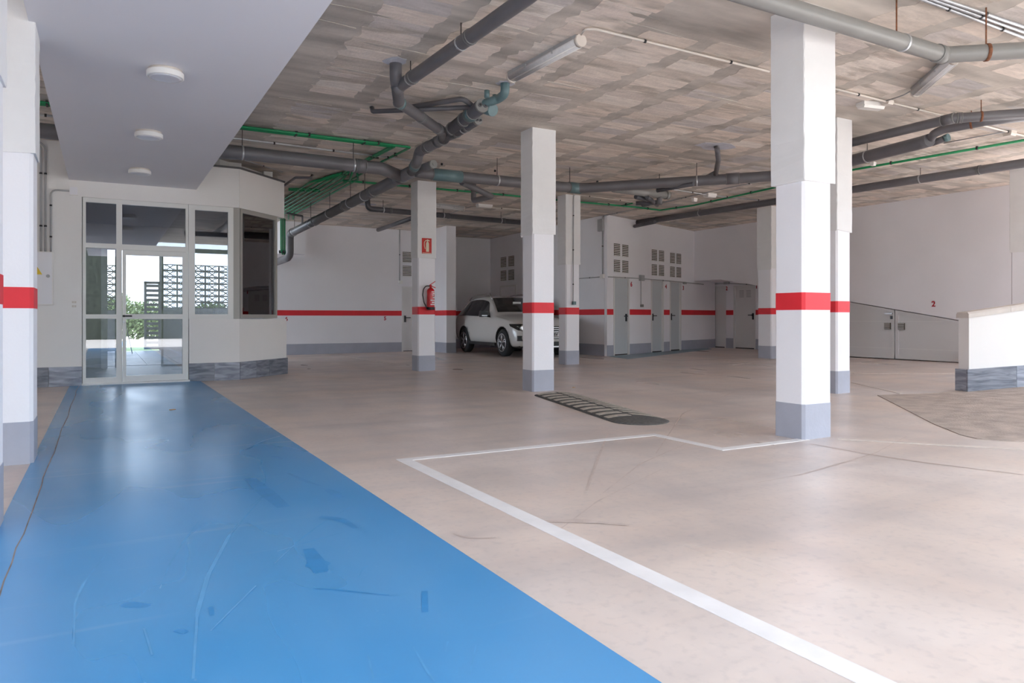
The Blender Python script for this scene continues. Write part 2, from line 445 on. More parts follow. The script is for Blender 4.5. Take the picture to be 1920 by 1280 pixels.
strip(PF(1360, 677), PF(1447, 687), 0.08, 'line_dull')
strip(PF(1370, 684), PF(1447, 676), 0.08, 'line_dull')
strip(PF(1600, 700), PF(1800, 700), 0.07, 'line_dull')
strip(PF(640, 666), PF(740, 682), 0.08, 'line_dull')
MZ = [0.0]
def mark(pts, w, m, name='scuff_mark', z=0.0046):
    MZ[0] += 0.00003; z += MZ[0]
    ps_ = fillet([V3(p) for p in pts], 1.2, 9); ps = [ps_[0]]
    for p in ps_[1:]:
        if (p-ps[-1]).length > 0.015: ps.append(p)
    bb = B(); prev = None
    for i, p in enumerate(ps):
        d = (ps[min(i+1, len(ps)-1)]-ps[max(i-1, 0)]); d.z = 0; d.normalize(); n = Vector((-d.y, d.x, 0))
        k = w*0.5*(0.35+0.65*math.sin(math.pi*(i+0.5)/len(ps)))*random.uniform(0.9, 1.05)
        cur = [bb.bm.verts.new((p.x+n.x*k*s, p.y+n.y*k*s, fz(p.x)+z)) for s in (-1, 1)]
        if prev: bb.bm.faces.new((prev[0], prev[1], cur[1], cur[0]))
        prev = cur
    return obj(name, bb, m, floor)
def V3(p):
    q = PF(p[0], p[1]); return Vector((q.x, q.y, 0))
for pts, w in (([(362, 1275), (370, 1150), (390, 1080), (430, 1005), (495, 930)], 0.022), ([(545, 898), (500, 925), (470, 950)], 0.014), ([(300, 1105), (318, 1060), (345, 1015), (372, 980)], 0.012),
               ([(515, 1058), (560, 1015), (600, 985), (660, 950)], 0.014), ([(520, 1035), (570, 1020), (640, 1000)], 0.010), ([(775, 1215), (800, 1260), (815, 1280)], 0.010), ([(690, 1230), (700, 1275)], 0.008),
               ([(672, 1085), (680, 1068), (690, 1062)], 0.008), ([(138, 1215), (140, 1130), (160, 1090), (200, 1040)], 0.016), ([(455, 845), (490, 828), (525, 818)], 0.012), ([(270, 1180), (285, 1230)], 0.01), ([(880, 1270), (893, 1210)], 0.008), ([(835, 1225), (840, 1205)], 0.01), ([(395, 1185), (440, 1140), (480, 1100)], 0.009)):
    mark(pts, w*0.8, 'scuff')
for pts, w in (([(468, 898), (500, 925), (532, 952)], 0.10), ([(540, 888), (570, 902), (600, 912)], 0.04), ([(612, 918), (628, 926), (640, 934)], 0.07), ([(578, 1030), (596, 1060), (602, 1075)], 0.10), ([(600, 970), (640, 975), (668, 992)], 0.06), ([(230, 1134), (250, 1136), (280, 1138)], 0.05), ([(590, 1105), (650, 1110), (730, 1118)], 0.012), ([(796, 1110), (797, 1150)], 0.03), ([(395, 1140), (398, 1155)], 0.02), ([(330, 1183), (350, 1188)], 0.03), ([(510, 856), (520, 858), (528, 862)], 0.05)):
    mark(pts, w, 'scuff_dark', z=0.0043)
for pts, w in (([(1520, 832), (1620, 850), (1740, 868), (1920, 890)], 0.03), ([(1100, 920), (1125, 850), (1140, 812)], 0.02), ([(1130, 925), (1200, 870), (1290, 830)], 0.02), ([(1040, 1000), (1120, 940), (1240, 880)], 0.015), ([(1010, 978), (1090, 976), (1180, 985)], 0.07), ([(1400, 725), (1280, 775), (1230, 850)], 0.02), ([(1420, 905), (1500, 890), (1640, 850), (1700, 818)], 0.015), ([(520, 805), (640, 795), (800, 788)], 0.02), ([(850, 1000), (880, 1010), (930, 1008)], 0.02)):
    mark(pts, w, 'tyre_mark', 'tyre_mark', z=0.0012)
pq = [PF(1141, 668), PF(1178, 673), PF(1335, 654.5), PF(1326, 652)]
obj('painted_strip', B().prism([(p.x, p.y, fz(p.x)) for p in pq], 0.0006, 0.004), 'blue_far', floor)['label'] = 'blue-grey painted strip in front of the storage doors'

# exit ramp of coarse concrete, rising to the right
RD = Vector((0.871, -0.491, 0))
def rz(p):
    s = (Vector((p[0], p[1], 0))-Vector((9.81, 5.37, 0))).dot(RD)
    return fz(p[0])+0.006+max(0.0, s)*0.085
ramp_edge = [PF(1645, 741), PF(1700, 769), PF(1750, 795), PF(1800, 815), PF(1832, 823), PF(1880, 826.5), PF(1930, 829)]
ramp_top = [PF(1645, 741), PF(1700, 739.5), PF(1760, 737), PF(1812, 735.5)]
b = B()
rp = [(p.x, p.y) for p in ramp_edge]+[(8.2, 0.5), (15, -2.4), (15, 2.6), (9.85, 5.5)]+[(p.x, p.y) for p in ramp_top[::-1][1:-1]]
# grid-free: fan of quads between edge and a point row to the right
tv = [b.bm.verts.new((x, y, rz((x, y)))) for x, y in rp]
b.bm.faces.new(tv)
bmesh.ops.triangulate(b.bm, faces=b.bm.faces)
lowv = bmesh.ops.extrude_face_region(b.bm, geom=list(b.bm.faces))
for v in [g for g in lowv['geom'] if isinstance(g, bmesh.types.BMVert)]: v.co.z -= 0.03
tag(obj('exit_ramp', b, 'ramp'), 'coarse brown concrete vehicle ramp beside the low cream wall', 'ramp', kind='structure')

# ------------------------------------------------------------------ outside ground, terrace, lawn, pool
tag(obj('wall_boundary', B().box(-45, 45, -16.4, -16, -0.1, 4.6), 'boundary'), 'ivy covered boundary wall across the yard behind the viewer', 'wall', kind='structure')  # unseen wall added so the glass reflects something darker than sky
tag(obj('ground', B().box(-70, 70, -70, 90, -0.5, -0.06), 'outside'), 'pale paved ground outside the garage', 'ground', kind='structure')
terr = tag(obj('floor_terrace', B().prism([(-4, 12.66), (1.9, 12.66), (2.7, 13.46), (2.95, 16.6), (2.95, 24.4), (-4, 24.4)], -0.2, 0.012), 'terrace'), 'blue-grey tiled floor behind the glass door', 'floor', kind='structure')
for i in range(5):
    for j in range(12):
        x0 = -0.45+i*0.62; y0 = 17.0+j*0.62
        obj('floor_tile', B().box(x0+0.006, x0+0.614, y0+0.006, y0+0.614, 0.005, 0.02), 'terrace', terr)
tag(obj('lawn', B().box(-12, 14, 24.68, 27.58, -0.05, 0.01), 'lawn'), 'sunlit green lawn strip beside the pool', 'lawn', kind='stuff')
pool = thing('swimming_pool', 'blue swimming pool seen through the glass door', 'pool', (0, 31, 0))
obj('water', B().box(-14, 12, 27.9, 36, -0.06, -0.03), 'water', pool)
obj('pool_edge', B().box(-14.3, 12.3, 27.6, 27.9, -0.2, 0.03), 'coping_stone', pool)
obj('pool_edge', B().box(-14.3, 12.3, 36, 36.3, -0.2, 0.03), 'coping_stone', pool)

# ------------------------------------------------------------------ ceiling: slab, cement and blocks
ceil = tag(obj('ceiling', B().box(-8, 10, -2.5, 22, CEIL-0.001, CEIL+0.35).box(10, 12.5, -2.5, 22, CEIL-0.001, CEIL+0.35).box(12.5, 15.6, 2.0, 22, CEIL-0.001, CEIL+0.35).box(15.6, 17.5, 6.2, 22, CEIL-0.001, CEIL+0.35).box(-8, 4.5, 22, 25.5, CEIL-0.001, CEIL+0.35), 'ceil'), 'raw concrete and clay block ceiling of the garage', 'ceiling', kind='structure')
def block_poly(w, l, rnd):
    pts = []
    def edge(a, c, n, amp):
        for i in range(n):
            t = i/n
            x = a[0]+(c[0]-a[0])*t; y = a[1]+(c[1]-a[1])*t
            nx, ny = (a[1]-c[1]), (c[0]-a[0]); ln = math.hypot(nx, ny)
            k = rnd.uniform(-0.7, 1)*amp if amp > 0.02 else rnd.uniform(-0.3, 0.6)*amp
            pts.append((x+nx/ln*k, y+ny/ln*k))
    c = [(-w, -l), (w, -l), (w, l), (-w, l)]
    edge(c[0], c[1], 4, 0.006); edge(c[1], c[2], 3, 0.05); edge(c[2], c[3], 4, 0.006); edge(c[3], c[0], 3, 0.05)
    return pts
rnd = random.Random(11)
bmeshes = []
for i in range(24):
    l = 0.1285
    bb = B().prism(block_poly(0.285+rnd.uniform(-0.015, 0.012), l, rnd), -0.003, 0.006)
    bmesh.ops.recalc_face_normals(bb.bm, faces=bb.bm.faces)
    me = bpy.data.meshes.new('ceiling_block'); bb.bm.to_mesh(me); bb.bm.free(); me.materials.append(M['block']); bmeshes.append(me)
COLXY = [(5.15, 4.2), (5.2, 8.56), (5.3, 12.95), (8.4, 6.3), (8.6, 12.9), (-0.6, 6.15), (-0.6, 4.2), (13.6, 11.9), (13.7, 6.75)]
cand = []
ix = 0
x = -7.6
while x < 16:
    y = -2.3+rnd.uniform(0, 0.2)
    while y < 21:
        L_ = 0.262
        cx, cy = x, y
        y += L_
        if -0.6 < cx < 1.55 and cy < 12.4 and cy > 0: continue
        if any(abs(cx-a) < 0.75 and abs(cy-c) < 0.8 for a, c in COLXY) and rnd.random() < 0.9: continue
        if rnd.random() < 0.07: continue
        # solid concrete strips running across the slab every few metres
        if (cy % 4.4) > 4.05 and rnd.random() < 0.9: continue
        if cx > 12.1 and cy < 2.2: continue
        dz = CEIL-1
        dep = cx*SA+cy*CA
        if dep < 1.5: continue
        u = (cx*CA-cy*SA)/dep*F+CX; v = HY-dz/dep*F
        vis = -80 < u < 2000 and v > -40
        area = 1.0/dep**3 if vis else 0
        cand.append((area, cx, cy, vis))
    x += 0.76
cand.sort(reverse=True)
stuff = bmesh.new()
n_ind = 0
for area, cx, cy, vis in cand:
    me = rnd.choice(bmeshes)
    rot = rnd.choice((0, math.pi)); zz = CEIL-rnd.uniform(-0.0006, 0.0006); dx = rnd.uniform(-0.012, 0.012)
    if vis and n_ind < 300:
        o = bpy.data.objects.new('ceiling_block', me); COL.objects.link(o)
        o.location = (cx+dx, cy, zz); o.rotation_euler = (0, 0, rot); o.parent = ceil
        n_ind += 1
    else:
        t = bmesh.new(); t.from_mesh(me)
        t.transform(Matrix.Translation((cx+dx, cy, zz)) @ Matrix.Rotation(rot, 4, 'Z'))
        tm = bpy.data.meshes.new('x'); t.to_mesh(tm); t.free(); stuff.from_mesh(tm); bpy.data.meshes.remove(tm)
me = bpy.data.meshes.new('ceiling_block_field'); stuff.to_mesh(me); stuff.free(); me.materials.append(M['block'])
o = bpy.data.objects.new('ceiling_block_field', me); COL.objects.link(o); o.parent = ceil; o['kind'] = 'stuff'
# shuttering board seams and ragged cement ridges
for i in range(46):
    x = rnd.uniform(1.6, 13); y = rnd.uniform(3.5, 17)
    w = rnd.uniform(0.15, 0.45)
    obj('cement_ridge', B().prism([(x-w, y-0.015), (x-w*0.3, y-0.03), (x+w*0.5, y-0.012), (x+w, y+0.01), (x+w*0.4, y+0.022), (x-w*0.5, y+0.03)], CEIL-0.006, CEIL+0.006), 'ceil', ceil)
# dropped white soffit over the walkway
sof = tag(obj('dropped_ceiling', B().box(-0.45, 1.275, -2.4, 12.5, 3.03, 3.09), 'soffit'), 'smooth white dropped ceiling above the blue walkway', 'ceiling', kind='structure')

# ------------------------------------------------------------------ wall helper
def frame(A, Bp):
    A = Vector((A[0], A[1], 0)); Bv = Vector((Bp[0], Bp[1], 0)); d = (Bv-A); L_ = d.length; d.normalize()
    return A, d, Vector((-d.y, d.x, 0)), L_
def WP(px, py, fr_):
    A, d, n, _ = fr_
    r = ray(px, py); t = (A-Vector((0, 0, 0))).dot(n)/r.dot(n)
    P = CAM+r*t
    return (P-A).dot(d), P.z
def wall(name, label, fr_, z0, z1, thick, openings=(), m='white', band=(), base=(), zb=0.29):
    A, d, n, L_ = fr_
    b = B(); cur = 0.0
    for (s0, s1, a, c) in sorted(openings):
        if s0 > cur: b.fr(A, d, n, cur, s0, 0, thick, z0, z1)
        if a > z0+0.01: b.fr(A, d, n, s0, s1, 0, thick, z0, a)
        if c < z1: b.fr(A, d, n, s0, s1, 0, thick, c, z1)
        cur = s1
    if cur < L_: b.fr(A, d, n, cur, L_, 0, thick, z0, z1)
    w = tag(obj(name, b, m), label, 'wall', kind='structure')
    for (s0, s1) in band:
        zo = fz((A+d*(s0+s1)/2).x)
        obj('red_band', B().fr(A, d, n, s0, s1, -0.003, 0.001, 1.067+zo*0.3, 1.211+zo*0.3), 'red', w)
    for (s0, s1) in base:
        zo = fz((A+d*(s0+s1)/2).x)
        obj('grey_skirting', B().fr(A, d, n, s0, s1, -0.006, 0.001, zo-0.02, zb+zo), 'grey_base', w)
    return w
def door(name, label, fr_, s0, s1, z0, z1, m, handle, grille=False, mf='door_white', hz=1.0, hm='handle'):
    A, d, n, L_ = fr_
    P = A+d*((s0+s1)/2)
    t = thing(name, label, 'door', (P.x, P.y, z0), kind='structure')
    f = 0.05
    leaf = obj('leaf', B().fr(A, d, n, s0+f, s1-f, 0.035, 0.075, z0+0.012, z1-f), m, t)
    b = B().fr(A, d, n, s0, s0+f, -0.012, 0.1, z0, z1); b.fr(A, d, n, s1-f, s1, -0.012, 0.1, z0, z1); b.fr(A, d, n, s0+f, s1-f, -0.012, 0.1, z1-f, z1)
    obj('frame', b, mf, t)
    obj('threshold_gap', B().fr(A, d, n, s0+f, s1-f, 0.03, 0.07, z0-0.01, z0+0.03), 'dark', t)  # dark bar standing in for the shade under the leaf
    hs = s0+f+0.07 if handle == 'l' else s1-f-0.07
    sg = 1 if handle == 'l' else -1
    h = obj('handle', B().fr(A, d, n, min(hs-0.01*sg, hs+0.15*sg), max(hs-0.01*sg, hs+0.15*sg), -0.03, -0.012, z0+hz-0.01, z0+hz+0.014), hm, t)
    obj('back_plate', B().fr(A, d, n, hs-0.02, hs+0.02, 0.0, 0.035, z0+hz-0.13, z0+hz+0.06).fr(A, d, n, hs-0.01, hs+0.01, -0.03, 0.02, z0+hz-0.01, z0+hz+0.014), hm, h)
    if grille:
        for a, c in ((0.2, 0.42), (0.56, 0.78)):
            w = s1-s0-2*f
            g = B()
            for k in range(5): g.fr(A, d, n, s0+f+w*a, s0+f+w*c, 0.028, 0.036, z1-0.36+k*0.045, z1-0.335+k*0.045)
            obj('grille', g, 'door_far', leaf)
    return t
def vent(label, fr_, rects):
    A, d, n, L_ = fr_
    s = sum(r[0] for r in rects)/len(rects); P = A+d*s
    t = thing('wall_vent', label, 'vent', (P.x-n.x*0.01, P.y-n.y*0.01, rects[0][2]), group='louvred wall vents')
    for (s0, s1, z0, z1) in rects:
        p = obj('louvre_panel', B().fr(A, d, n, s0, s1, -0.004, 0.002, z0, z1), 'vent_dark', t)
        k = 7; h = (z1-z0)/k
        for i in range(k):
            z = z0+h*i
            P3 = lambda a, tt, zz: (A.x+d.x*a+n.x*tt, A.y+d.y*a+n.y*tt, zz)
            obj('slat', B().hexa([P3(a, tt, zz) for a in (s0, s1) for tt, zz in ((-0.012, z+h*0.05), (-0.012, z+h*0.30), (-0.003, z+h*0.30), (-0.003, z+h*0.55))]), 'cream', p)
    return t
def vent_px(label, fr_, x0, x1, y0, y1, x2=None):
    """2 x 2 louvre group from the pixel box of the group"""
    s0, za = WP(x0, (y0+y1)/2, fr_); s1, zb_ = WP(x1, (y0+y1)/2, fr_)
    _, zt = WP((x0+x1)/2, y0, fr_); _, zl = WP((x0+x1)/2, y1, fr_)
    gs = (s1-s0)*0.08; gz = (zt-zl)*0.07
    sm = (s0+s1)/2; zm = (zt+zl)/2
    return vent(label, fr_, [(s0, sm-gs, zm+gz, zt), (sm+gs, s1, zm+gz, zt), (s0, sm-gs, zl, zm-gz), (sm+gs, s1, zl, zm-gz)])

# ------------------------------------------------------------------ back wall, left
FB = frame((3.0, 20.2), (8.34, 20.2))
sd0, _ = WP(753, 600, FB); sd1 = sd0+0.86
_, dz1 = WP(760, 537, FB)
wall('wall_back', 'white back wall with a red band behind the extinguisher column', FB, -0.02, CEIL+0.02, 0.25, [(sd0, sd1, -0.02, dz1)], band=[(0, sd0), (sd1, 5.34)], base=[(0, sd0), (sd1, 5.34)])
door('door_1', 'narrow white door half hidden behind the extinguisher column', FB, sd0, sd1, 0.01, dz1, 'door_white', 'l', hz=1.0)
s0, zt = WP(755, 472, FB); _, zm1 = WP(755, 492, FB); _, zm2 = WP(755, 498, FB); _, zl = WP(755, 518, FB)
vent('louvred vent above the door behind the extinguisher column', FB, [(s0, s0+0.27, zm1, zt), (s0+0.33, s0+0.60, zm1, zt), (s0, s0+0.27, zl, zm2), (s0+0.33, s0+0.60, zl, zm2)])
# white boxed duct on that wall
s0, _ = WP(520, 440, FB); s1, _ = WP(568, 440, FB)
tag(obj('duct_box', B().fr(FB[0], FB[1], FB[2], s0, s1, -0.35, -0.002, 2.72, CEIL-0.002), 'white'), 'white boxed-in duct high on the back wall beside the grey downpipe', 'duct box')
# stub wall and car bay
FS = frame((8.34, 18.64), (8.63, 18.64))
b = B().box(8.34, 8.63, 18.64, 20.45, 0, CEIL+0.02)
w = tag(obj('wall_stub', b, 'white'), 'short white wall end beside the parked car', 'wall', kind='structure')
obj('red_band', B().box(8.337, 8.633, 18.637, 20.2, 1.072, 1.216), 'red', w)
obj('grey_skirting', B().box(8.334, 8.636, 18.634, 20.2, 0, 0.31), 'grey_base', w)
FC = frame((8.63, 21.1), (11.0, 21.1))
wall('wall_bay', 'white wall at the back of the parked car bay', FC, 0, CEIL+0.02, 0.2, m='white', band=[(0, 2.37)], base=[(0, 2.37)])
tag(obj('wall_bay_side', B().box(8.34, 8.63, 20.45, 21.3, 0, CEIL+0.02), 'white'), 'white side return wall of the car bay', 'wall', kind='structure')
# storage block
FSD = frame((11.0, 21.1), (10.94, 14.80))
wall('wall_storage_side', 'shaded side wall of the storage rooms next to the car', FSD, 0, CEIL+0.02, 0.18, m='white', band=[(0, FSD[3])], base=[(0, FSD[3])])
vent_px('louvred vent on the shaded wall above the parked car', FSD, 939, 964, 481, 526)
a0, _ = WP(938, 570, FSD); a1, _ = WP(968, 570, FSD)
door('door_2', 'pale door behind the white car', FSD, a0, a1, 0.04, 2.02, 'door_white', 'r')
FK = frame((10.96, 14.72), (16.6, 16.70))
def kpx(x, y=600): return WP(x, y, FK)[0]
D6 = (kpx(1150), kpx(1180)); D4 = (kpx(1220.5), kpx(1244)); D3 = (kpx(1255.5), kpx(1277))
kf = 0.045
zt6 = WP(1165, 527, FK)[1]
doors = [(D6[0], D6[1], -0.02, 2.06), (D4[0], D4[1], -0.02, 2.06), (D3[0], D3[1], -0.02, 2.06)]
segs = [(0, D6[0]), (D6[1], D4[0]), (D4[1], D3[0]), (D3[1], FK[3])]
wall('wall_storage_front', 'white front wall of the storage rooms with three narrow doors', FK, -0.02, CEIL+0.02, 0.06, doors, band=segs, base=segs, zb=0.27)
door('door_3', 'pale grey storage door marked 6 at the block corner', FK, D6[0], D6[1], 0.045, 2.06, 'door_grey', 'r')
door('door_4', 'pale grey storage door marked 4 in the middle of the block', FK, D4[0], D4[1], 0.06, 2.06, 'door_grey', 'l')
door('door_5', 'pale grey storage door marked 3 nearest the inner corner', FK, D3[0], D3[1], 0.07, 2.06, 'door_grey', 'l')
vent_px('louvred vent above the storage door at the block corner', FK, 1151, 1178, 458, 511)
vent_px('louvred vent above the middle storage door', FK, 1222, 1245, 469, 517)
vent_px('louvred vent above the storage door nearest the inner corner', FK, 1256.5, 1277, 475, 520)
# right wall with sloping lower edge, alcove and double gate
XR = 15.3
pl = lambda Y: 2.10-(15.2-Y)*0.172
b = B()
b.extr([(XR, 16.6, CEIL+0.02), (XR, 16.6, 2.10), (XR, 15.2, 2.10), (XR, 11.6, pl(11.6)), (XR, 11.6, CEIL+0.02)], (1.5, 0, 0))
b.extr([(XR, 11.6, CEIL+0.02), (XR, 11.6, pl(11.6)), (XR, 6.4, pl(6.4)), (XR, 6.4, CEIL+0.02)], (0.25, 0, 0))
b.box(XR+0.25, XR+0.35, 6.4, 11.6, 0, CEIL)  # unseen backing added to keep light out of the gate gaps
b.box(XR, XR+0.25, 11.35, 11.75, 0, pl(11.6)); b.box(XR, XR+1.5, 11.6, 11.75, 0, pl(11.6)+0.05)
tag(obj('wall_right', b, 'white'), 'tall white right wall with a sloping lower edge over the gates', 'wall', kind='structure')
FA = frame((16.6, 17.0), (16.6, 11.6))
A2 = (WP(1323, 600, FA)[0], WP(1361.5, 600, FA)[0]); A1 = (WP(1375.5, 600, FA)[0], WP(1417, 600, FA)[0])
sg = [(0.3, A2[0]), (A2[1], A1[0]), (A1[1], FA[3])]
wall('wall_alcove', 'shaded white wall under the sloping slab with two doors', FA, -0.02, 2.2, 0.2, [(A2[0], A2[1], -0.02, 1.98), (A1[0], A1[1], -0.02, 1.98)], band=sg, base=sg, zb=0.3)
door('door_6', 'white door marked 2 under the sloping slab', FA, A2[0], A2[1], 0.085, 1.98, 'door_white', 'l')
door('door_7', 'white door with small top grilles marked 1 under the sloping slab', FA, A1[0], A1[1], 0.085, 1.98, 'door_white', 'r', grille=True)
# sloping double gate
gt = thing('double_gate', 'low grey-white double gate with a sloping top edge', 'gate', (XR, 9.9, fz(XR)))
zg = fz(XR)+0.02
Ym = PX(1677, 600, XR).y
for (ya, yb) in ((11.33, Ym+0.012), (Ym-0.012, 8.15)):
    lf = obj('gate_leaf', B().extr([(XR+0.03, ya, zg), (XR+0.03, yb, zg), (XR+0.03, yb, pl(yb)-0.02), (XR+0.03, ya, pl(ya)-0.02)], (0.05, 0, 0)), 'gate', gt)
    w_ = 0.07; sgn = -1 if yb < ya else 1
    fb = B()
    fb.extr([(XR+0.015, ya, zg), (XR+0.015, yb, zg), (XR+0.015, yb, zg+w_), (XR+0.015, ya, zg+w_)], (0.02, 0, 0))
    fb.extr([(XR+0.015, ya, pl(ya)-0.02), (XR+0.015, yb, pl(yb)-0.02), (XR+0.015, yb, pl(yb)-0.02-w_), (XR+0.015, ya, pl(ya)-0.02-w_)], (0.02, 0, 0))
    for yy, y2 in ((ya, ya-w_), (yb+w_, yb)):
        fb.extr([(XR+0.012, yy, zg+0.003), (XR+0.012, y2, zg+0.003), (XR+0.012, y2, pl(y2)-0.024), (XR+0.012, yy, pl(yy)-0.024)], (0.02, 0, 0))
    obj('gate_frame', fb, 'gate', lf)
    fb = B()
    zr = PX(1700, 603, XR).z
    for z in (zr, 0.32): fb.box(XR+0.024, XR+0.03, yb, ya, z, z+0.012)
    obj('panel_seam', fb, 'door_white', lf)
def gbox(x0, x1, y0, y1, nm, m, d0=0.012):
    p = PX(x0, y0, XR); q = PX(x1, y1, XR)
    return obj(nm, B().box(XR-d0, XR+0.03, min(p.y, q.y), max(p.y, q.y), min(p.z, q.z), max(p.z, q.z)), m, gt)
gbox(1658.5, 1669, 605, 617, 'vent_grille', 'vent_dark'); gbox(1684, 1695.5, 605.5, 618, 'vent_grille', 'vent_dark')
for x0, x1, y0, y1 in ((1658.5, 1669, 605, 617), (1684, 1695.5, 605.5, 618)):
    p = PX(x0, y0, XR); q = PX(x1, y1, XR); fb = B()
    for k in range(4):
        z = q.z+(p.z-q.z)*(k+0.3)/4
        fb.box(XR-0.02, XR-0.01, min(p.y, q.y), max(p.y, q.y), z, z+0.02)
    obj('grille_slats', fb, 'alu_cream', gt)
gbox(1660, 1674, 586.5, 589, 'handle', 'steel', 0.04); gbox(1670, 1673, 592, 598, 'lock', 'handle', 0.02)
gbox(1800, 1806, 661, 674, 'hinge', 'steel', 0.02)

tag(obj('wall_outer', B().box(17.2, 17.4, 6.3, 22, -0.1, CEIL+0.02).box(15.5, 17.4, 6.2, 6.4, -0.1, CEIL+0.02).box(3.1, 17.4, 21.6, 21.8, -0.1, CEIL+0.02), 'white'), 'outer wall of the garage behind the storage rooms', 'wall', kind='structure')  # unseen shell added to stop daylight leaking in from behind
tag(obj('wall_left', B().box(-6.2, -6.0, 1.5, 12.5, -0.1, CEIL+0.02), 'white'), 'white side wall left of the columns outside the view', 'wall', kind='structure')  # unseen wall added to hold back light from the west
# low wall beside the ramp
a = Vector((9.81, 5.37, 0)); dd = RD; nn = Vector((0.491, 0.871, 0))
def lw(s0, s1, t0, t1, h0a, h0b, h1a, h1b):
    P = lambda s, t, z: (a.x+dd.x*s+nn.x*t, a.y+dd.y*s+nn.y*t, z)
    return [P(s0, t0, h0a), P(s0, t0, h1a), P(s0, t1, h0a), P(s0, t1, h1a), P(s1, t0, h0b), P(s1, t0, h1b), P(s1, t1, h0b), P(s1, t1, h1b)]
lwl = thing('parapet_wall', 'low cream wall with stone base at the ramp edge', 'low wall', (a.x, a.y, 0.03))
LW = 3.0
g = lambda s: 0.035+s*0.075
ht = lambda s: 0.995+s*0.07
obj('wall_body', B().hexa(lw(0.02, LW, 0.02, 0.24, 0, 0, g(0)+ht(0), g(LW)+ht(LW))), 'cream', lwl)
bs = B(); NS = 8
for k in range(NS):
    th0, th1 = math.pi*k/NS, math.pi*(k+1)/NS
cp = B()
prof = [(-0.005, -0.03), (-0.005, 0.02), (0.02, 0.045), (0.24, 0.045), (0.265, 0.02), (0.265, -0.03)]
P = lambda s, t, z: (a.x+dd.x*s+nn.x*t, a.y+dd.y*s+nn.y*t, z)
k = 0; s = 0.0
while s < LW-0.1:
    e = s+0.55
    cp = B()
    A_ = [cp.bm.verts.new(P(s+0.002, t, g(s)+ht(s)+z)) for t, z in prof]; E_ = [cp.bm.verts.new(P(e-0.002, t, g(e)+ht(e)+z)) for t, z in prof]
    cp.bm.faces.new(A_); cp.bm.faces.new(E_[::-1])
    for i in range(len(prof)): cp.bm.faces.new((A_[i], A_[(i+1) % 6], E_[(i+1) % 6], E_[i]))
    obj('coping_stone', cp, 'coping_stone', lwl)
    s = e
s = 0.0
while s < LW:
    e = s+0.62
    obj('base_tile', B().hexa(lw(s-0.015 if s == 0 else s+0.002, e-0.002, -0.012, 0.02, g(max(s, 0))-0.06, g(e)-0.06, g(s)+0.295, g(e)+0.295)), 'slate', lwl)
    s = e
obj('base_tile', B().hexa(lw(-0.015, 0.015, 0.02, 0.26, -0.05, -0.05, g(0)+0.29, g(0)+0.29)), 'slate', lwl)

# ------------------------------------------------------------------ entrance facade and lobby
YF = 12.5
w = B()
w.box(-6, -0.285, YF, YF+0.22, 0, CEIL+0.02)
w.box(-0.285, 1.92, YF, YF+0.22, 2.79, 3.42)
w.box(1.17, 1.92, YF-0.005, YF+0.22, 0, 0.985)
w.box(1.30, 2.0, YF+0.3, YF+0.4, 3.40, CEIL+0.02)
FE = frame((1.92, YF-0.005), (2.87, YF+0.945))
eE = WP(533, 400, FE)[0]; eW = WP(519, 500, FE)[0]
w.fr(FE[0], FE[1], FE[2], 0, FE[3], 0, 0.22, 0, 0.985)
w.fr(FE[0], FE[1], FE[2], 0, eE, 0, 0.22, 2.79, 3.42)
w.fr(FE[0], FE[1], FE[2], -0.1, eE, 0.3, 0.4, 3.40, CEIL+0.02)
fac = tag(obj('wall_front', w, 'cream'), 'cream entrance wall around the glazed door', 'wall', kind='structure')
c_ = B().box(1.28, 1.93, YF-0.02, YF+0.3, 3.42, 3.45); c_.fr(FE[0], FE[1], FE[2], 0, eE, -0.02, 0.3, 3.42, 3.45)
obj('coping_strip', c_, 'coping', fac)  # thin dark strip along the top of the fascia
tx = [(-2.2, -1.6), (-1.6, -1.0), (-1.0, -0.70), (-0.70, -0.285), (1.165, 1.54), (1.54, 1.925)]
for x0, x1 in tx: obj('skirting_tile', B().box(x0+0.002, x1-0.002, YF-0.022, YF, -0.01, 0.285), 'slate', fac)
t0 = 0.0
for e in (0.43, 0.80, FE[3]+0.015):
    obj('skirting_tile', B().fr(FE[0], FE[1], FE[2], t0+0.002, e-0.002, -0.02, 0.0, -0.01, 0.285), 'slate', fac); t0 = e
# return of the bay (hidden side), plus an added stub dimming the garage back
tag(obj('wall_lobby_side', B().box(2.45, 2.6, 13.3, 16.6, 0, CEIL+0.02).box(2.95, 3.1, 16.45, 16.9, 0, CEIL+0.02).box(2.6, 3.1, 16.45, 16.6, 0, CEIL+0.02), 'cream'), 'cream side wall of the lobby behind the bay window', 'wall', kind='structure')
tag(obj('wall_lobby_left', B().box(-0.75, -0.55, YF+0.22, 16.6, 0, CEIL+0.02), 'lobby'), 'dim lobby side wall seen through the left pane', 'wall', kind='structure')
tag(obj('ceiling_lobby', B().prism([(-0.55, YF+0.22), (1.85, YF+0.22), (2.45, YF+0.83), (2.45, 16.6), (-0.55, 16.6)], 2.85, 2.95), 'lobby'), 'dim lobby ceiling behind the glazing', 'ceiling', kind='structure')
tag(obj('wall_lobby_back', B().box(-0.55, 0.05, 16.45, 16.6, 0, 2.85).box(0.05, 2.45, 16.45, 16.6, 2.36, 2.85), 'lobby'), 'dim rear wall and header of the lobby', 'wall', kind='structure')
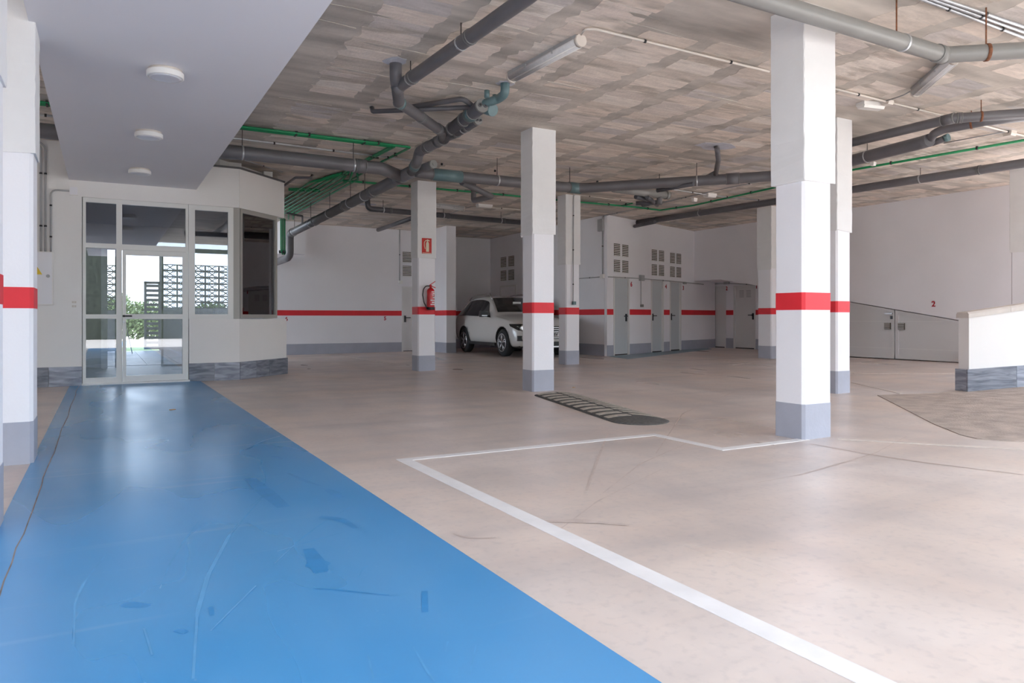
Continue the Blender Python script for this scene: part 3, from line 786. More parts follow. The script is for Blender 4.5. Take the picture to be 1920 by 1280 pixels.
# rear glazed screen of the lobby
sc = thing('rear_glass_screen', 'dark framed glass screen at the rear of the lobby', 'glass screen', (1.6, 16.5, 0.01))
obj('post', B().box(1.02, 1.06, 16.49, 16.56, 0.01, 2.36), 'gate_dark', sc)
obj('bottom_rail', B().box(1.06, 2.45, 16.49, 16.56, 0.01, 0.05), 'gate_dark', sc)
obj('pane', B().box(1.06, 2.45, 16.52, 16.526, 0.05, 2.36), 'glass', sc)
obj('post', B().box(0.19, 0.225, 16.49, 16.56, 0.01, 2.36), 'gate_dark', sc)
obj('post', B().box(-0.05, 0.06, 16.38, 16.45, 0.01, 2.36), 'steel', sc)

def fx(px): return PY(px, 560, YF).x
def fzz(px, py): return PY(px, py, YF).z
y0, y1 = YF-0.01, YF+0.06
xa, xb, xc, xd, xe, xf_, xg = fx(155), fx(161), fx(218), fx(229), fx(348), fx(353), fx(365)
zt = 2.785
d1 = thing('door_8', 'white framed glazed entrance door with side light and transom', 'door', ((xa+xf_)/2, YF, 0.0), kind='structure')
fr = B()
zL, zM0, zM1, zP0, zP1 = 0.085, 0.985, 1.07, 2.055, 2.13
fr.box(xa, xb, y0, y1, 0.02, zt); fr.box(xc, xd, y0, y1, 0.02, zt); fr.box(xe, xf_, y0, y1, 0.02, zt)
fr.box(xb, xc, y0, y1, zt-0.065, zt); fr.box(xd, xe, y0, y1, zt-0.065, zt)
fr.box(xb, xc, y0, y1, 2.045, 2.115); fr.box(xd, xe, y0, y1, 2.035, 2.115)
fr.box(xb, xc, y0, y1, 0.99, 1.055); fr.box(xb, xc, y0, y1, 0.02, 0.11)
obj('frame', fr, 'alu', d1)
obj('threshold', B().box(xa-0.01, xf_+0.02, YF-0.05, YF+0.1, 0.0, 0.03), 'alu', d1)
for (p, q, za, zc_) in ((xb, xc, 2.115, zt-0.065), (xd, xe, 2.115, zt-0.065), (xb, xc, 1.055, 2.045), (xb, xc, 0.11, 0.99)):
    obj('pane', B().box(p, q, YF+0.02, YF+0.026, za, zc_), 'glass', d1)
lf = B(); l0, l1 = fx(229)+0.004, fx(349)-0.004
g0, g1 = fx(236.5), fx(342)
lf.box(l0, g0, y0-0.02, y1-0.01, 0.035, 2.03); lf.box(g1, l1, y0-0.02, y1-0.01, 0.035, 2.03)
lf.box(g0, g1, y0-0.02, y1-0.01, 1.955, 2.03); lf.box(g0, g1, y0-0.02, y1-0.01, 0.985, 1.06); lf.box(g0, g1, y0-0.02, y1-0.01, 0.035, 0.125)
leaf = obj('door_leaf', lf, 'alu', d1)
obj('pane', B().box(g0, g1, YF+0.01, YF+0.016, 1.06, 1.955), 'glass', leaf)
obj('pane', B().box(g0, g1, YF+0.01, YF+0.016, 0.125, 0.985), 'glass', leaf)
hx = fx(232)
obj('handle', B().tube([(hx, YF-0.03, 1.03), (hx, YF-0.08, 1.03)], 0.018).tube([(hx, YF-0.075, 1.03), (hx+0.11, YF-0.08, 1.03)], 0.011), 'handle', leaf)
obj('lock_barrel', B().tube([(hx, YF-0.025, 0.94), (hx, YF-0.04, 0.94)], 0.016), 'steel', leaf)
# fixed window right of the door
xw0, xw1, gw0, gw1 = xf_+0.005, fx(437.5), fx(365.5), fx(427.5)
w1 = thing('window_1', 'white framed fixed window between the glass door and the bay', 'window', ((xw0+xw1)/2, YF, 0.985), kind='structure')
fr = B()
fr.box(xw0, gw0, y0, y1, 0.985, zt); fr.box(gw1, xw1, y0, y1, 0.985, zt); fr.box(gw0, gw1, y0, y1, zt-0.075, zt); fr.box(gw0, gw1, y0, y1, 0.985, 1.06)
obj('frame', fr, 'alu', w1)
obj('pane', B().box(gw0, gw1, YF+0.02, YF+0.026, 1.06, zt-0.075), 'glass', w1)
tag(obj('trim_1', B().box(xw1, 1.925, YF+0.0, YF+0.06, 0.985, zt), 'alu_cream'), 'narrow corner post between the two lobby windows', 'trim', kind='structure')
w2 = thing('window_2', 'dark angled bay window in a grey-beige frame', 'window', (2.3, 12.9, 0.985), kind='structure')
fr = B(); fw = 0.05
sA, sB = 0.02, eW
for args in ((sA, sA+fw, 1.0, zt), (sB-fw, sB, 1.0, zt), (sA+fw, sB-fw, zt-fw-0.02, zt), (sA+fw, sB-fw, 1.0, 1.06)):
    fr.fr(FE[0], FE[1], FE[2], args[0], args[1], -0.01, 0.06, args[2], args[3])
obj('frame', fr, 'alu_cream', w2)
obj('pane', B().fr(FE[0], FE[1], FE[2], sA+fw, sB-fw, 0.02, 0.026, 1.06, zt-fw-0.02), 'glass_dark', w2)
obj('inner_post', B().fr(FE[0], FE[1], FE[2], sB-0.2, sB-0.165, 0.10, 0.14, 1.0, zt-0.1), 'steel', w2)
# ------------------------------------------------------------------ columns
def column(label, x0, y0, wx, wy, step=2.15, rough=True, rot=0.0, seed=0, gg=0.014):
    rr = random.Random(seed+3)
    zf = fz(x0)
    t = thing('concrete_column', label, 'column', (x0+wx/2, y0+wy/2, zf), group='white concrete columns with red bands')
    cx, cy = x0, y0          # the corner nearest the camera stays put when rotated
    c, s_ = math.cos(rot), math.sin(rot)
    def poly(g, ch):
        p = [(-g+ch, -g), (wx+g-ch, -g), (wx+g, -g+ch), (wx+g, wy+g-ch), (wx+g-ch, wy+g), (-g+ch, wy+g), (-g, wy+g-ch), (-g, -g+ch)]
        return [(cx+c*a-s_*b_, cy+s_*a+c*b_) for a, b_ in p]
    obj('grey_base', B().prism(poly(0.003, 0.022), zf-0.01, zf+0.29), 'grey_base', t)
    obj('lower_shaft', B().prism(poly(0, 0.022), zf+0.29, 1.067+zf*0.3), 'white', t)
    obj('red_band', B().prism(poly(0.0025, 0.022), 1.067+zf*0.3, 1.211+zf*0.3), 'red', t)
    obj('middle_shaft', B().prism(poly(0, 0.022), 1.211+zf*0.3, step), 'white', t)
    b = B(); rings = []
    zs = [step-0.02+i*(CEIL-step+0.03)/26 for i in range(27)]
    for i, z in enumerate(zs):
        ring = []
        for k, (px, py) in enumerate(poly(gg, 0.006)):
            j = 0.0022 if rough else 0
            ring.append(b.bm.verts.new((px+rr.uniform(-j, j), py+rr.uniform(-j, j), z+(rr.uniform(-0.02, 0.02) if i == 0 else 0))))
        rings.append(ring)
    for i in range(26):
        for k in range(8): b.bm.faces.new((rings[i][k], rings[i][(k+1) % 8], rings[i+1][(k+1) % 8], rings[i+1][k]))
    b.bm.faces.new(rings[0][::-1]); b.bm.faces.new(rings[-1])
    obj('upper_shaft', b, 'white_rough', t)
    return t
column('largest white column nearest the camera on the right', 5.0, 4.04, 0.35, 0.30, seed=1, gg=0.022)
column('white column in the centre standing just in front of the car', 5.065, 8.47, 0.35, 0.29, seed=2)
col3 = column('white column carrying the fire extinguisher', 5.139, 12.79, 0.355, 0.31, seed=3)
column('white column standing right behind the largest column', 8.23, 6.14, 0.275, 0.30, seed=4)
column('white column with a switch conduit right of the car', 8.40, 12.70, 0.345, 0.29, seed=5)
column('white column at the left edge beside the walkway', -0.775, 5.98, 0.35, 0.36, seed=6)
column('white column cut off by the left picture border', -0.81, 4.05, 0.375, 0.33, seed=7)
column('far white column almost hidden by the largest column', 13.38, 11.7, 0.4, 0.4, seed=8)
column('white column at the right picture border beyond the low wall', 13.62, 6.35, 0.4, 0.4, seed=9)

# ------------------------------------------------------------------ pipes
def pipe_run(name, label, pts, r, m='pvc', joints=(), hangers=(), R=None, seg=14, jm=None, cat='pipe', group=None, rodm='rod', jl=0.09, jr=1.10, clampm='steel', extra=()):
    pts = [Vector(p) for p in pts]
    t = thing(name, label, cat, tuple(pts[0]), group=group)
    obj('pipe', B().tube(fillet(pts, R if R else r*1.6), r, seg), m, t)
    for j in joints:
        i, f = j[0], j[1]; L_ = j[2] if len(j) > 2 else jl; mm = j[3] if len(j) > 3 else (jm or m)
        a, c = pts[i], pts[i+1]; d = (c-a).normalized(); p = a+(c-a)*f
        obj('coupling', B().tube([p-d*L_/2, p+d*L_/2], r*jr, seg), mm, t)
        for e in (-1, 1):
            obj('joint_ring', B().tube([p+d*(e*L_/2-0.004), p+d*(e*L_/2+0.004)], r*jr*1.025, seg), 'pvc_ring', t)
    for (i, f) in hangers:
        a, c = pts[i], pts[i+1]; d = (c-a).normalized(); p = a+(c-a)*f
        obj('hanger_rod', B().tube([p+Vector((0, 0, r)), (p.x, p.y, CEIL)], 0.006, 6), rodm, t)
        obj('pipe_clamp', B().tube([p-d*0.012, p+d*0.012], r*1.06, seg), clampm, t)
    return t
def plug(parent, p, d, r, m='pvc_light', holes=True):
    p = Vector(p); d = Vector(d).normalized()
    o = obj('end_plug', B().tube([p-d*0.03, p+d*0.02], r*1.12, 14), m, parent)
    if holes:
        up = Vector((0, 0, 1)); a = d.cross(up).normalized()
        for e in (-1, 1):
            q = p+a*e*r*0.45
            obj('plug_socket', B().tube([q, q+d*0.035], [r*0.36, r*0.36], 12), 'pvc', o)
            obj('plug_hole', B().tube([q+d*0.03, q+d*0.037], [r*0.22, r*0.22], 10), 'dark', o)  # dark disc painting the shade of an open hole
    return o
V = Vector
J = V((4.0, 10.25, 3.19))
# main runs meeting at the junction
pA = [(-3.5, 10.25, 3.235), (3.55, 10.25, 3.19), (4.0, 10.62, 3.175)]
pipe_run('drain_pipe', 'thick grey drain pipe running left from the junction over the lobby', pA, 0.092, joints=[(0, 0.955, 0.14)], hangers=[(0, 0.725), (0, 0.94)])
pB = [(4.0, 10.2, 3.18), (4.0, 18.35, 3.075), (4.0, 18.35, 2.56), (4.0, 18.6, 2.50), (4.0, 20.1, 2.48)]
pipe_run('drain_pipe', 'thick grey pipe sloping back from the junction to the rear wall', pB, 0.092, joints=[(0, 0.06, 0.2), (0, 0.22, 0.16), (0, 0.42), (0, 0.70), (0, 0.96)], hangers=[(0, 0.275), (0, 0.38), (0, 0.555), (0, 0.745), (0, 0.94)], R=0.16)
pR = [(4.05, 10.2, 3.19), (4.35, 10.33, 3.2), (7.15, 10.40, 3.235), (9.47, 8.24, 3.30), (9.6, 7.0, 3.312), (9.42, 5.75, 3.315), (9.38, 5.62, 3.315)]
tR = pipe_run('drain_pipe', 'thick grey pipe running right from the junction past the centre column', pR, 0.085, joints=[(1, 0.10, 0.5, 'teal'), (1, 0.965, 0.24, 'teal'), (2, 0.80, 0.2)], hangers=[(1, 0.42), (1, 0.93), (2, 0.62), (4, 0.3)], R=0.3)
# riser at junction and upper run
pC = [(4.0, 10.2, 3.19), (4.02, 10.05, 3.24), (4.02, 9.95, 3.37), (4.02, 8.6, 3.40)]
a1 = PZ(786, 284, 3.36); a2 = PZ(832, 260, 3.38); a3 = PZ(904, 198, 3.38); a4 = PZ(896, 226, 3.34)
pC = [(a1.x+0.02, a1.y+0.25, 3.17), (a1.x, a1.y+0.12, 3.34), tuple(a1), tuple(a2)]
tC = pipe_run('drain_pipe', 'grey pipe rising from the junction towards the twin capped branches', [(4.0, 10.22, 3.18), (a1.x, a1.y+0.1, 3.22), (a1.x, a1.y, 3.36), tuple(a2)], 0.072, joints=[(0, 0.7, 0.16, 'teal'), (2, 0.35), (2, 0.85, 0.16)], R=0.1)
pp = PZ(812, 308, 3.2)
obj('inspection_cap', B().tube([(4.05, 10.15, 3.19), tuple(pp)], 0.06, 14), 'pvc', tC)
plug(tC, pp, pp-V((4.05, 10.15, 3.19)), 0.055, 'pvc_light', False)
obj('cap_centre', B().tube([pp, pp+(pp-V((4.05, 10.15, 3.19))).normalized()*0.035], 0.022, 10), 'pvc_light', tC)
b0 = a2+(a1-a2).normalized()*0.02
tU = pipe_run('drain_pipe', 'upper capped branch pipe with a two-hole plug', [tuple(a2), tuple(PZ(846, 243, 3.40)), tuple(a3)], 0.078, m='pvc_dark', joints=[(1, 0.05, 0.03), (1, 0.45, 0.03), (1, 0.68, 0.14, 'teal')], R=0.1)
dU = (a3-PZ(846, 243, 3.40)).normalized(); plug(tU, a3, dU, 0.07)
tL = pipe_run('drain_pipe', 'lower thinner capped branch pipe with a two-hole plug', [tuple(a2), tuple(PZ(853, 252, 3.34)), tuple(a4)], 0.052, m='pvc_dark', joints=[(1, 0.1, 0.03), (1, 0.55, 0.03)], hangers=[(1, 0.4)], R=0.06)
plug(tL, a4, (a4-PZ(853, 252, 3.34)).normalized(), 0.048)
q1 = PZ(908, 192, 3.42); q2 = PZ(935, 185, 3.45); q3 = PZ(947, 176, 3.46); q3b = PC(948, 156, -0.01)
tE = pipe_run('drain_pipe', 'teal elbow pipe turning up into the ceiling beside the capped branch', [tuple(PZ(903, 196, 3.40)), tuple(q2), (q3.x, q3.y, 3.46), (q3.x, q3.y, CEIL+0.01)], 0.05, m='teal', R=0.07)
for px, py in ((913, 172), (928, 180), (916, 190)):
    q = PZ(px, py+6, 3.45); obj('socket_branch', B().tube([q-V((0, 0, 0.03)), q+V((0, 0, 0.05))], 0.03, 10), 'teal', tE)
q = PZ(918, 205, 3.36)
obj('socket_cluster', B().tube([q+V((0.02, -0.05, -0.02)), q+V((-0.02, 0.12, 0.05))], 0.07, 12), 'teal', tU)
q = PZ(911, 210, 3.36); obj('small_cap', B().tube([q, q+dU*0.06], 0.028, 10), 'pvc_light', tU)
def patch(px, py, rx, ry, parent):
    c = PC(px, py); rr = random.Random(int(px))
    poly = []
    for k in range(14):
        a_ = k*2*math.pi/14; f = rr.uniform(0.75, 1.15)
        poly.append((c.x+math.cos(a_)*rx*f, c.y+math.sin(a_)*ry*f))
    obj('plaster_patch', B().prism(poly, CEIL-0.0055, CEIL+0.003), 'cement_white', parent)
patch(948, 156, 0.10, 0.10, tE)
# drop pipe and diagonal into the branch
e0 = PC(742, 117, -0.01); e1 = PZ(741, 182, 3.34)
tD = pipe_run('drain_pipe', 'grey drop pipe bending diagonally from the ceiling to the branch', [(e0.x, e0.y, CEIL+0.01), (e0.x+0.0, e0.y, 3.44), tuple(PZ(748, 192, 3.36)), tuple(PZ(828, 246, 3.37)), tuple(a2)], 0.062, joints=[(2, 0.02, 0.06, 'teal'), (2, 0.48, 0.03), (2, 0.93, 0.12)], R=0.12)
patch(742, 114, 0.12, 0.12, tD)
f0 = PZ(752, 160, 3.40); f1 = PZ(992, -8, 3.40)
tF = pipe_run('drain_pipe', 'grey pipe rising to the top picture border beside the drop pipe', [tuple(PZ(741, 172, 3.34)), tuple(f0), tuple(f1), (f1.x, f1.y-2.5, 3.43)], 0.062, joints=[(1, 0.12, 0.05), (1, 0.62, 0.03)], hangers=[(1, 0.1), (1, 0.55)])
# thin pair of pipes
pipe_run('waste_pipe', 'thin dark pipe crossing under the diagonal to the ceiling', [tuple(PC(697, 200, -0.01)), tuple(PZ(699, 209, 3.49)), tuple(PZ(885, 201, 3.43))], 0.028, m='pvc_dark', R=0.04)
pipe_run('waste_pipe', 'thin grey pipe above the dark crossing pipe', [tuple(PZ(775, 200, 3.50)), tuple(PZ(868, 185, 3.50)), tuple(PZ(884, 197, 3.45))], 0.03, m='pvc', R=0.08)
# right-hand pipes
g0 = PZ(1385, -14, 3.28); g1 = PZ(1600, 52, 3.28); g2 = PZ(1768, 103, 3.26); g3 = PZ(1925, 94, 3.26)
gd = (g0-g1).normalized()
tG = pipe_run('drain_pipe', 'nearest grey pipe passing the top of the largest column', [tuple(g0+gd*2.0), tuple(g0), tuple(g2), tuple(g3), tuple(g3+(g3-g2).normalized()*2)], 0.068, m='pvc_light', joints=[(1, 0.985, 0.10)], hangers=[], R=0.08, seg=20)
for px, py, top in ((1681, 70, 0), (1849, 97, 14)):
    P0 = PC(px, top); rr_ = CEIL
    obj('hanger_rod', B().tube([(P0.x, P0.y, CEIL), (P0.x, P0.y, 3.28)], 0.007, 6), 'rust', tG)
gm = g0+(g2-g0)*0.77
gdir = (g2-g0).normalized(); obj('pipe_clamp', B().tube([gm-gdir*0.012, gm+gdir*0.012], 0.073, 20), 'steel', tG)
gm = g2+(g3-g2)*0.53; gdir = (g3-g2).normalized(); obj('pipe_clamp', B().tube([gm-gdir*0.014, gm+gdir*0.014], 0.074, 20), 'rust', tG)
h0 = PZ(1560, 276, 3.36); h1 = PZ(1786, 222, 3.385); h2 = PZ(1930, 212, 3.375)
tH = pipe_run('drain_pipe', 'grey pipe with a bend at the upper right behind the column', [tuple(h0), tuple(h1), tuple(h2)], 0.058, m='pvc', joints=[(0, 0.97, 0.14), (1, 0.09, 0.05)], hangers=[(1, 0.38)], R=0.12, rodm='rust', clampm='rust')
k0 = PZ(1741, 265, 3.33); k1 = PZ(1768, 243, 3.40); k2 = PZ(1845, 228, 3.42); k3 = PZ(1930, 218, 3.44)
tK = pipe_run('drain_pipe', 'grey swan-neck pipe below the bend at the upper right', [tuple(PZ(1700, 276, 3.32)), tuple(k0), tuple(PZ(1752, 250, 3.37)), tuple(k1), tuple(k2), tuple(k3)], 0.055, m='pvc', joints=[(0, 0.2, 0.12), (0, 0.7, 0.22)], hangers=[(3, 0.7)], R=0.08, rodm='rust', clampm='rust')
k4 = PZ(1776, 258, 3.36)
obj('side_branch', B().tube([tuple(PZ(1748, 268, 3.33)), tuple(k4)], 0.045, 12), 'pvc', tK); plug(tK, k4, k4-PZ(1748, 268, 3.33), 0.045, 'teal', False)
n0 = PZ(1176, 419, 3.46); n1 = PZ(1925, 304, 3.36)
n0 = V((12.3, 15.0, 3.47)); n1 = PX(1925, 305, 12.2); n0 = PX(1178, 420, 12.3)
pipe_run('drain_pipe', 'long straight grey pipe along the right side of the ceiling', [tuple(n0), tuple(n1), tuple(n1+(n1-n0).normalized()*1.5)], 0.07, m='pvc', joints=[(0, 0.12, 0.03), (0, 0.93, 0.03)], hangers=[(0, 0.28), (0, 0.52), (0, 0.83)])
pipe_run('waste_pipe', 'short dark stub under the end of the long right pipe', [tuple(PZ(1190, 424, 3.40)), tuple(PZ(1228, 416, 3.40))], 0.045, m='pvc_dark')
# rear pipes
m0 = PZ(690, 391, 3.36); m1 = PZ(1000, 419, 3.36)
mc = PC(688, 385, -0.01)
tM = pipe_run('drain_pipe', 'dark horizontal pipe crossing behind the extinguisher column', [(m0.x-0.02, m0.y, CEIL+0.01), (m0.x, m0.y, 3.36), tuple(m1), tuple(m1+(m1-m0)*0.12)], 0.06, m='pvc_dark', joints=[(1, 0.12, 0.03), (1, 0.45, 0.03), (1, 0.8, 0.03)], hangers=[(1, 0.08), (1, 0.42), (1, 0.78)], R=0.1)
patch(690, 383, 0.2, 0.16, tM)
pipe_run('drain_pipe', 'dark short pipe running to the rear wall left of the extinguisher column', [tuple(PY(709, 431, 20.0)), tuple(PZ(775, 408, 3.40))], 0.055, m='pvc_dark')
# V branch right of the extinguisher column
v0 = PZ(866, 342, 3.24); v1 = PZ(922, 368, 3.16); v2 = PZ(888, 376, 3.22)
pipe_run('drain_pipe', 'grey V-shaped branch pipe hanging right of the extinguisher column', [tuple(v0), tuple(v1), tuple(v2), (v2.x, v2.y, 3.40), (v2.x, v2.y, CEIL)], 0.05, m='pvc', R=0.05)
# branch and fittings in the middle distance
w0 = PZ(1150, 353, 3.22); w1 = PZ(1253, 366, 3.22)
tW = pipe_run('drain_pipe', 'grey capped stub continuing beyond the teal coupling', [tuple(w0), tuple(w1)], 0.07, m='pvc_light', joints=[(0, 0.97, 0.06)])
ws = w0+(w1-w0)*0.83
obj('down_branch', B().tube([tuple(ws), (ws.x, ws.y, 3.03)], 0.05, 12), 'pvc', tW)
wz = PZ(1236, 385, 3.08)
for x0, y0_, x1, y1_ in ((1192, 369, 1222, 376), (1192, 381, 1232, 380), (1205, 384, 1236, 378), (1213, 369, 1232, 384)):
    obj('cross_branch', B().tube([tuple(PZ(x0, y0_, 3.14)), tuple(PZ(x1, y1_, 3.14))], 0.04, 10), 'pvc_dark', tW)
obj('hanger_rod', B().tube([(ws.x, ws.y, 3.25), (ws.x, ws.y, CEIL)], 0.006, 6), 'rod', tW)
pipe_run('waste_pipe', 'dark slanting pipe under the middle distance pipe', [tuple(PZ(1232, 357, 3.18)), tuple(PZ(1300, 345, 3.2))], 0.035, m='pvc_dark')
z0 = PC(1343, 274, -0.01)
tZ = pipe_run('waste_pipe', 'slim curved grey pipe dropping from the ceiling to the middle distance pipe', [(z0.x, z0.y, CEIL+0.01), tuple(PZ(1345, 282, 3.48)), tuple(PZ(1347, 300, 3.42)), tuple(PZ(1342, 326, 3.36))], 0.038, m='pvc', R=0.1)
patch(1343, 274, 0.35, 0.22, tZ)
obj('saddle_fitting', B().tube([tuple(PZ(1326, 338, 3.30)), tuple(PZ(1342, 326, 3.37))], [0.09, 0.06], 14), 'pvc', tZ)
# small dark pipe beside the fascia
pipe_run('waste_pipe', 'small dark pipe elbowed to the ceiling above the bay window', [tuple(PZ(534, 347, 3.44)), tuple(PZ(554, 333, 3.46)), tuple(PZ(583, 333, 3.48)), tuple(PC(586, 328, -0.005))], 0.022, m='pvc_dark', R=0.03)
pipe_run('waste_pipe', 'small dark pipe dropping behind the sloping rear pipe', [tuple(PZ(536, 399, 3.40)), tuple(PZ(567, 405, 3.40)), tuple(PZ(567, 424, 3.24))], 0.022, m='pvc_dark', R=0.03)

# ------------------------------------------------------------------ green water pipes
def green(label, paths, r=0.016, clips=5, name='water_pipe'):
    t = thing(name, label, 'pipe', tuple(paths[0][0]), group='green water pipes')
    for p in paths:
        obj('pipe', B().tube(fillet(p, 0.05, 3), r, 8), 'green', t)
    L0 = paths[0]
    for i in range(len(L0)-1):
        a, c = V(L0[i]), V(L0[i+1]); n = max(1, int((c-a).length/0.9)); d = (c-a).normalized(); pr = d.cross(V((0, 0, 1)))
        for k in range(n if clips else 0):
            p = a+(c-a)*((k+0.5)/n); w_ = 0.02+0.045*(len(paths)-1)
            obj('pipe_clip', B().hexa([tuple(p+d*e+pr*f_+V((0, 0, h))) for e in (-0.012, 0.012) for f_ in (-w_, w_) for h in (-0.022, 0.03)]), 'black', t)
    return t
gz = 3.535
c0 = PZ(770, 276, gz); c1 = PZ(740, 276, gz)
e_ = PZ(455, 240, gz)
def sh(p, dx=0, dy=0): return V((p[0]+dx, p[1]+dy, p[2]))
yG = c0.y
G1 = [[V((-3.0, yG+0.02, gz)), V((c0.x, yG, gz)), tuple(PZ(700, 312, gz)), tuple(PZ(640, 340, gz))]]
green('single outer green pipe crossing in from behind the soffit', [[V((-3.0, yG, gz)), V((c0.x, yG, gz)), PZ(716, 303, gz), PZ(657, 338, gz)]], 0.018)
r1 = PZ(733, 279, gz); r2 = PZ(668, 312, gz); r3 = PZ(632, 337, gz)
green('pair of green pipes crossing in and turning back towards the rear', [[V((-3.0, yG+0.05+i*0.045, gz)), V((r1.x-i*0.05, yG+0.05+i*0.045, gz)), sh(r2, -i*0.05, 0), sh(r3, -i*0.05, 0.1)] for i in range(2)], 0.018)
bl = [PZ(632, 337, gz), PZ(534, 396, gz)]
bx = bl[0].x
NB = 7
for i in range(NB):
    s_ = PZ(640-i*5, 334+i*2.5, gz)
    X0 = 4.05-i*0.115
    yS = 13.0+0.12*i
    green('green pipe number %s from the right in the fan of rear pipes' % ('one two three four five six seven'.split()[i]), [[V((3.75-0.03*i, yS-0.9, gz)), V((X0, yS, gz)), V((X0, 18.2, gz)), V((X0+0.15, 18.9, gz-0.02))]], 0.02, 0)
green('short green cross pipe above the fan of rear pipes', [[PZ(541, 356, gz), PZ(600, 358, gz)], [PZ(541, 353.5, gz), PZ(600, 355.5, gz)]], 0.017)
vx = PY(527, 440, 19.4).x
green('bundle of vertical green pipes beside the bay window', [[V((vx+i*0.05, 19.4+i*0.02, CEIL)), V((vx+i*0.05, 19.4+i*0.02, 2.78)), V((vx+0.06+i*0.05, 19.5+i*0.02, 2.66))] for i in range(3)], 0.02)
g2 = [PZ(640, 338, gz), PZ(720, 345, gz), PZ(900, 361, gz), PZ(985, 369, gz), PZ(1090, 379, gz), PZ(1190, 388, gz), PZ(1238, 394, gz), PZ(1300, 385, gz), PZ(1450, 352, gz), PZ(1600, 318, gz), PZ(1925, 262, gz)]
green('long green pipe zigzagging from the fan across to the right border', [[V(p) for p in g2]], 0.02)
green('short green branch pipe near the middle distance fittings', [[PZ(1162, 386, gz), PZ(1186, 381, gz)]], 0.014)

# ------------------------------------------------------------------ conduits, light fittings and boxes
def conduit(label, pts, r, m, clips=True, group='ceiling and wall conduits', R=0.06, cdist=0.85):
    pts = [V(p) for p in pts]
    t = thing('cable_conduit', label, 'conduit', tuple(pts[0]), group=group)
    obj('tube', B().tube(fillet(pts, R, 4), r, 8), m, t)
    if clips:
        for i in range(len(pts)-1):
            a, c = pts[i], pts[i+1]; n = int((c-a).length/cdist); d = (c-a).normalized()
            for k in range(n):
                p = a+(c-a)*((k+0.5)/n)
                obj('clip', B().tube([p-d*0.012, p+d*0.012], r*1.35, 8), 'black', t)
    return t
cz = CEIL-0.025
conduit('pale conduit from the near fluorescent light to the largest column', [PZ(1090, 64, cz), PZ(1098, 54, cz), PZ(1118, 55, cz), PZ(1442, 134, cz)], 0.013, 'conduit', R=0.05)
conduit('pale conduit continuing right of the largest column to the junction box', [PZ(1555, 164, cz), PZ(1660, 190, cz)], 0.013, 'conduit')
conduit('pale conduit running on from the junction box to the right border', [PZ(1668, 192, cz), PZ(1770, 217, cz), PZ(1925, 256, cz)], 0.013, 'conduit')
conduit('dark cable from the junction box to the second fluorescent light', [PZ(1662, 189, cz), PZ(1695, 178, cz), PZ(1712, 168, cz)], 0.008, 'conduit_grey', clips=False)
conduit('grey cable from the right junction box along the ceiling', [PZ(1885, 247, cz), PZ(1845, 254, cz), PZ(1770, 268, cz)], 0.010, 'conduit_grey')
for i in range(3):
    conduit('%s steel tube of three parallel tubes at the top right corner' % ('first', 'second', 'third')[i], [PZ(1722+i*14, -4-i*1.5, cz), PZ(1925+i*6, 72-i*8, cz)], 0.014, 'steel', group='parallel steel tubes', cdist=0.8)
conduit('steel tube parallel to the thick pipe above the lobby', [V((-3, 10.75, CEIL-0.04)), PZ(455, 261, CEIL-0.04), PZ(775, 301, CEIL-0.04), PZ(975, 326, CEIL-0.04), PZ(1165, 345, CEIL-0.04)], 0.015, 'steel')
conduit('pale steel tube crossing behind the middle distance pipe', [PZ(1262, 355, CEIL-0.03), PZ(1332, 366, CEIL-0.03), PZ(1450, 378, CEIL-0.03)], 0.015, 'steel')
conduit('dark cable rising to the right from the middle distance box', [PZ(1240, 381, cz), PZ(1320, 362, cz), PZ(1365, 352, cz), PZ(1448, 336, cz)], 0.010, 'conduit_grey')
conduit('dark cable from the storage corner to the middle fittings', [PZ(1131, 405, cz), PZ(1185, 393, cz), PZ(1250, 377, cz), PZ(1325, 362, cz)], 0.010, 'conduit_grey')
conduit('thin pale conduit from the switch column towards the middle fittings', [PZ(1075, 364, cz), PZ(1190, 379, cz)], 0.010, 'conduit')
conduit('thin pale conduit beside the rear fluorescent light', [PZ(905, 388, cz), PZ(975, 393, cz)], 0.010, 'conduit')
conduit('dark cable behind the extinguisher column near the rear light', [PZ(838, 402, cz), PZ(880, 388, cz), PZ(900, 386, cz)], 0.008, 'conduit_grey', clips=False)
conduit('dark cable above the bay window fascia', [PZ(405, 296, cz), PZ(455, 299, cz), PZ(530, 322, cz)], 0.009, 'conduit_grey')

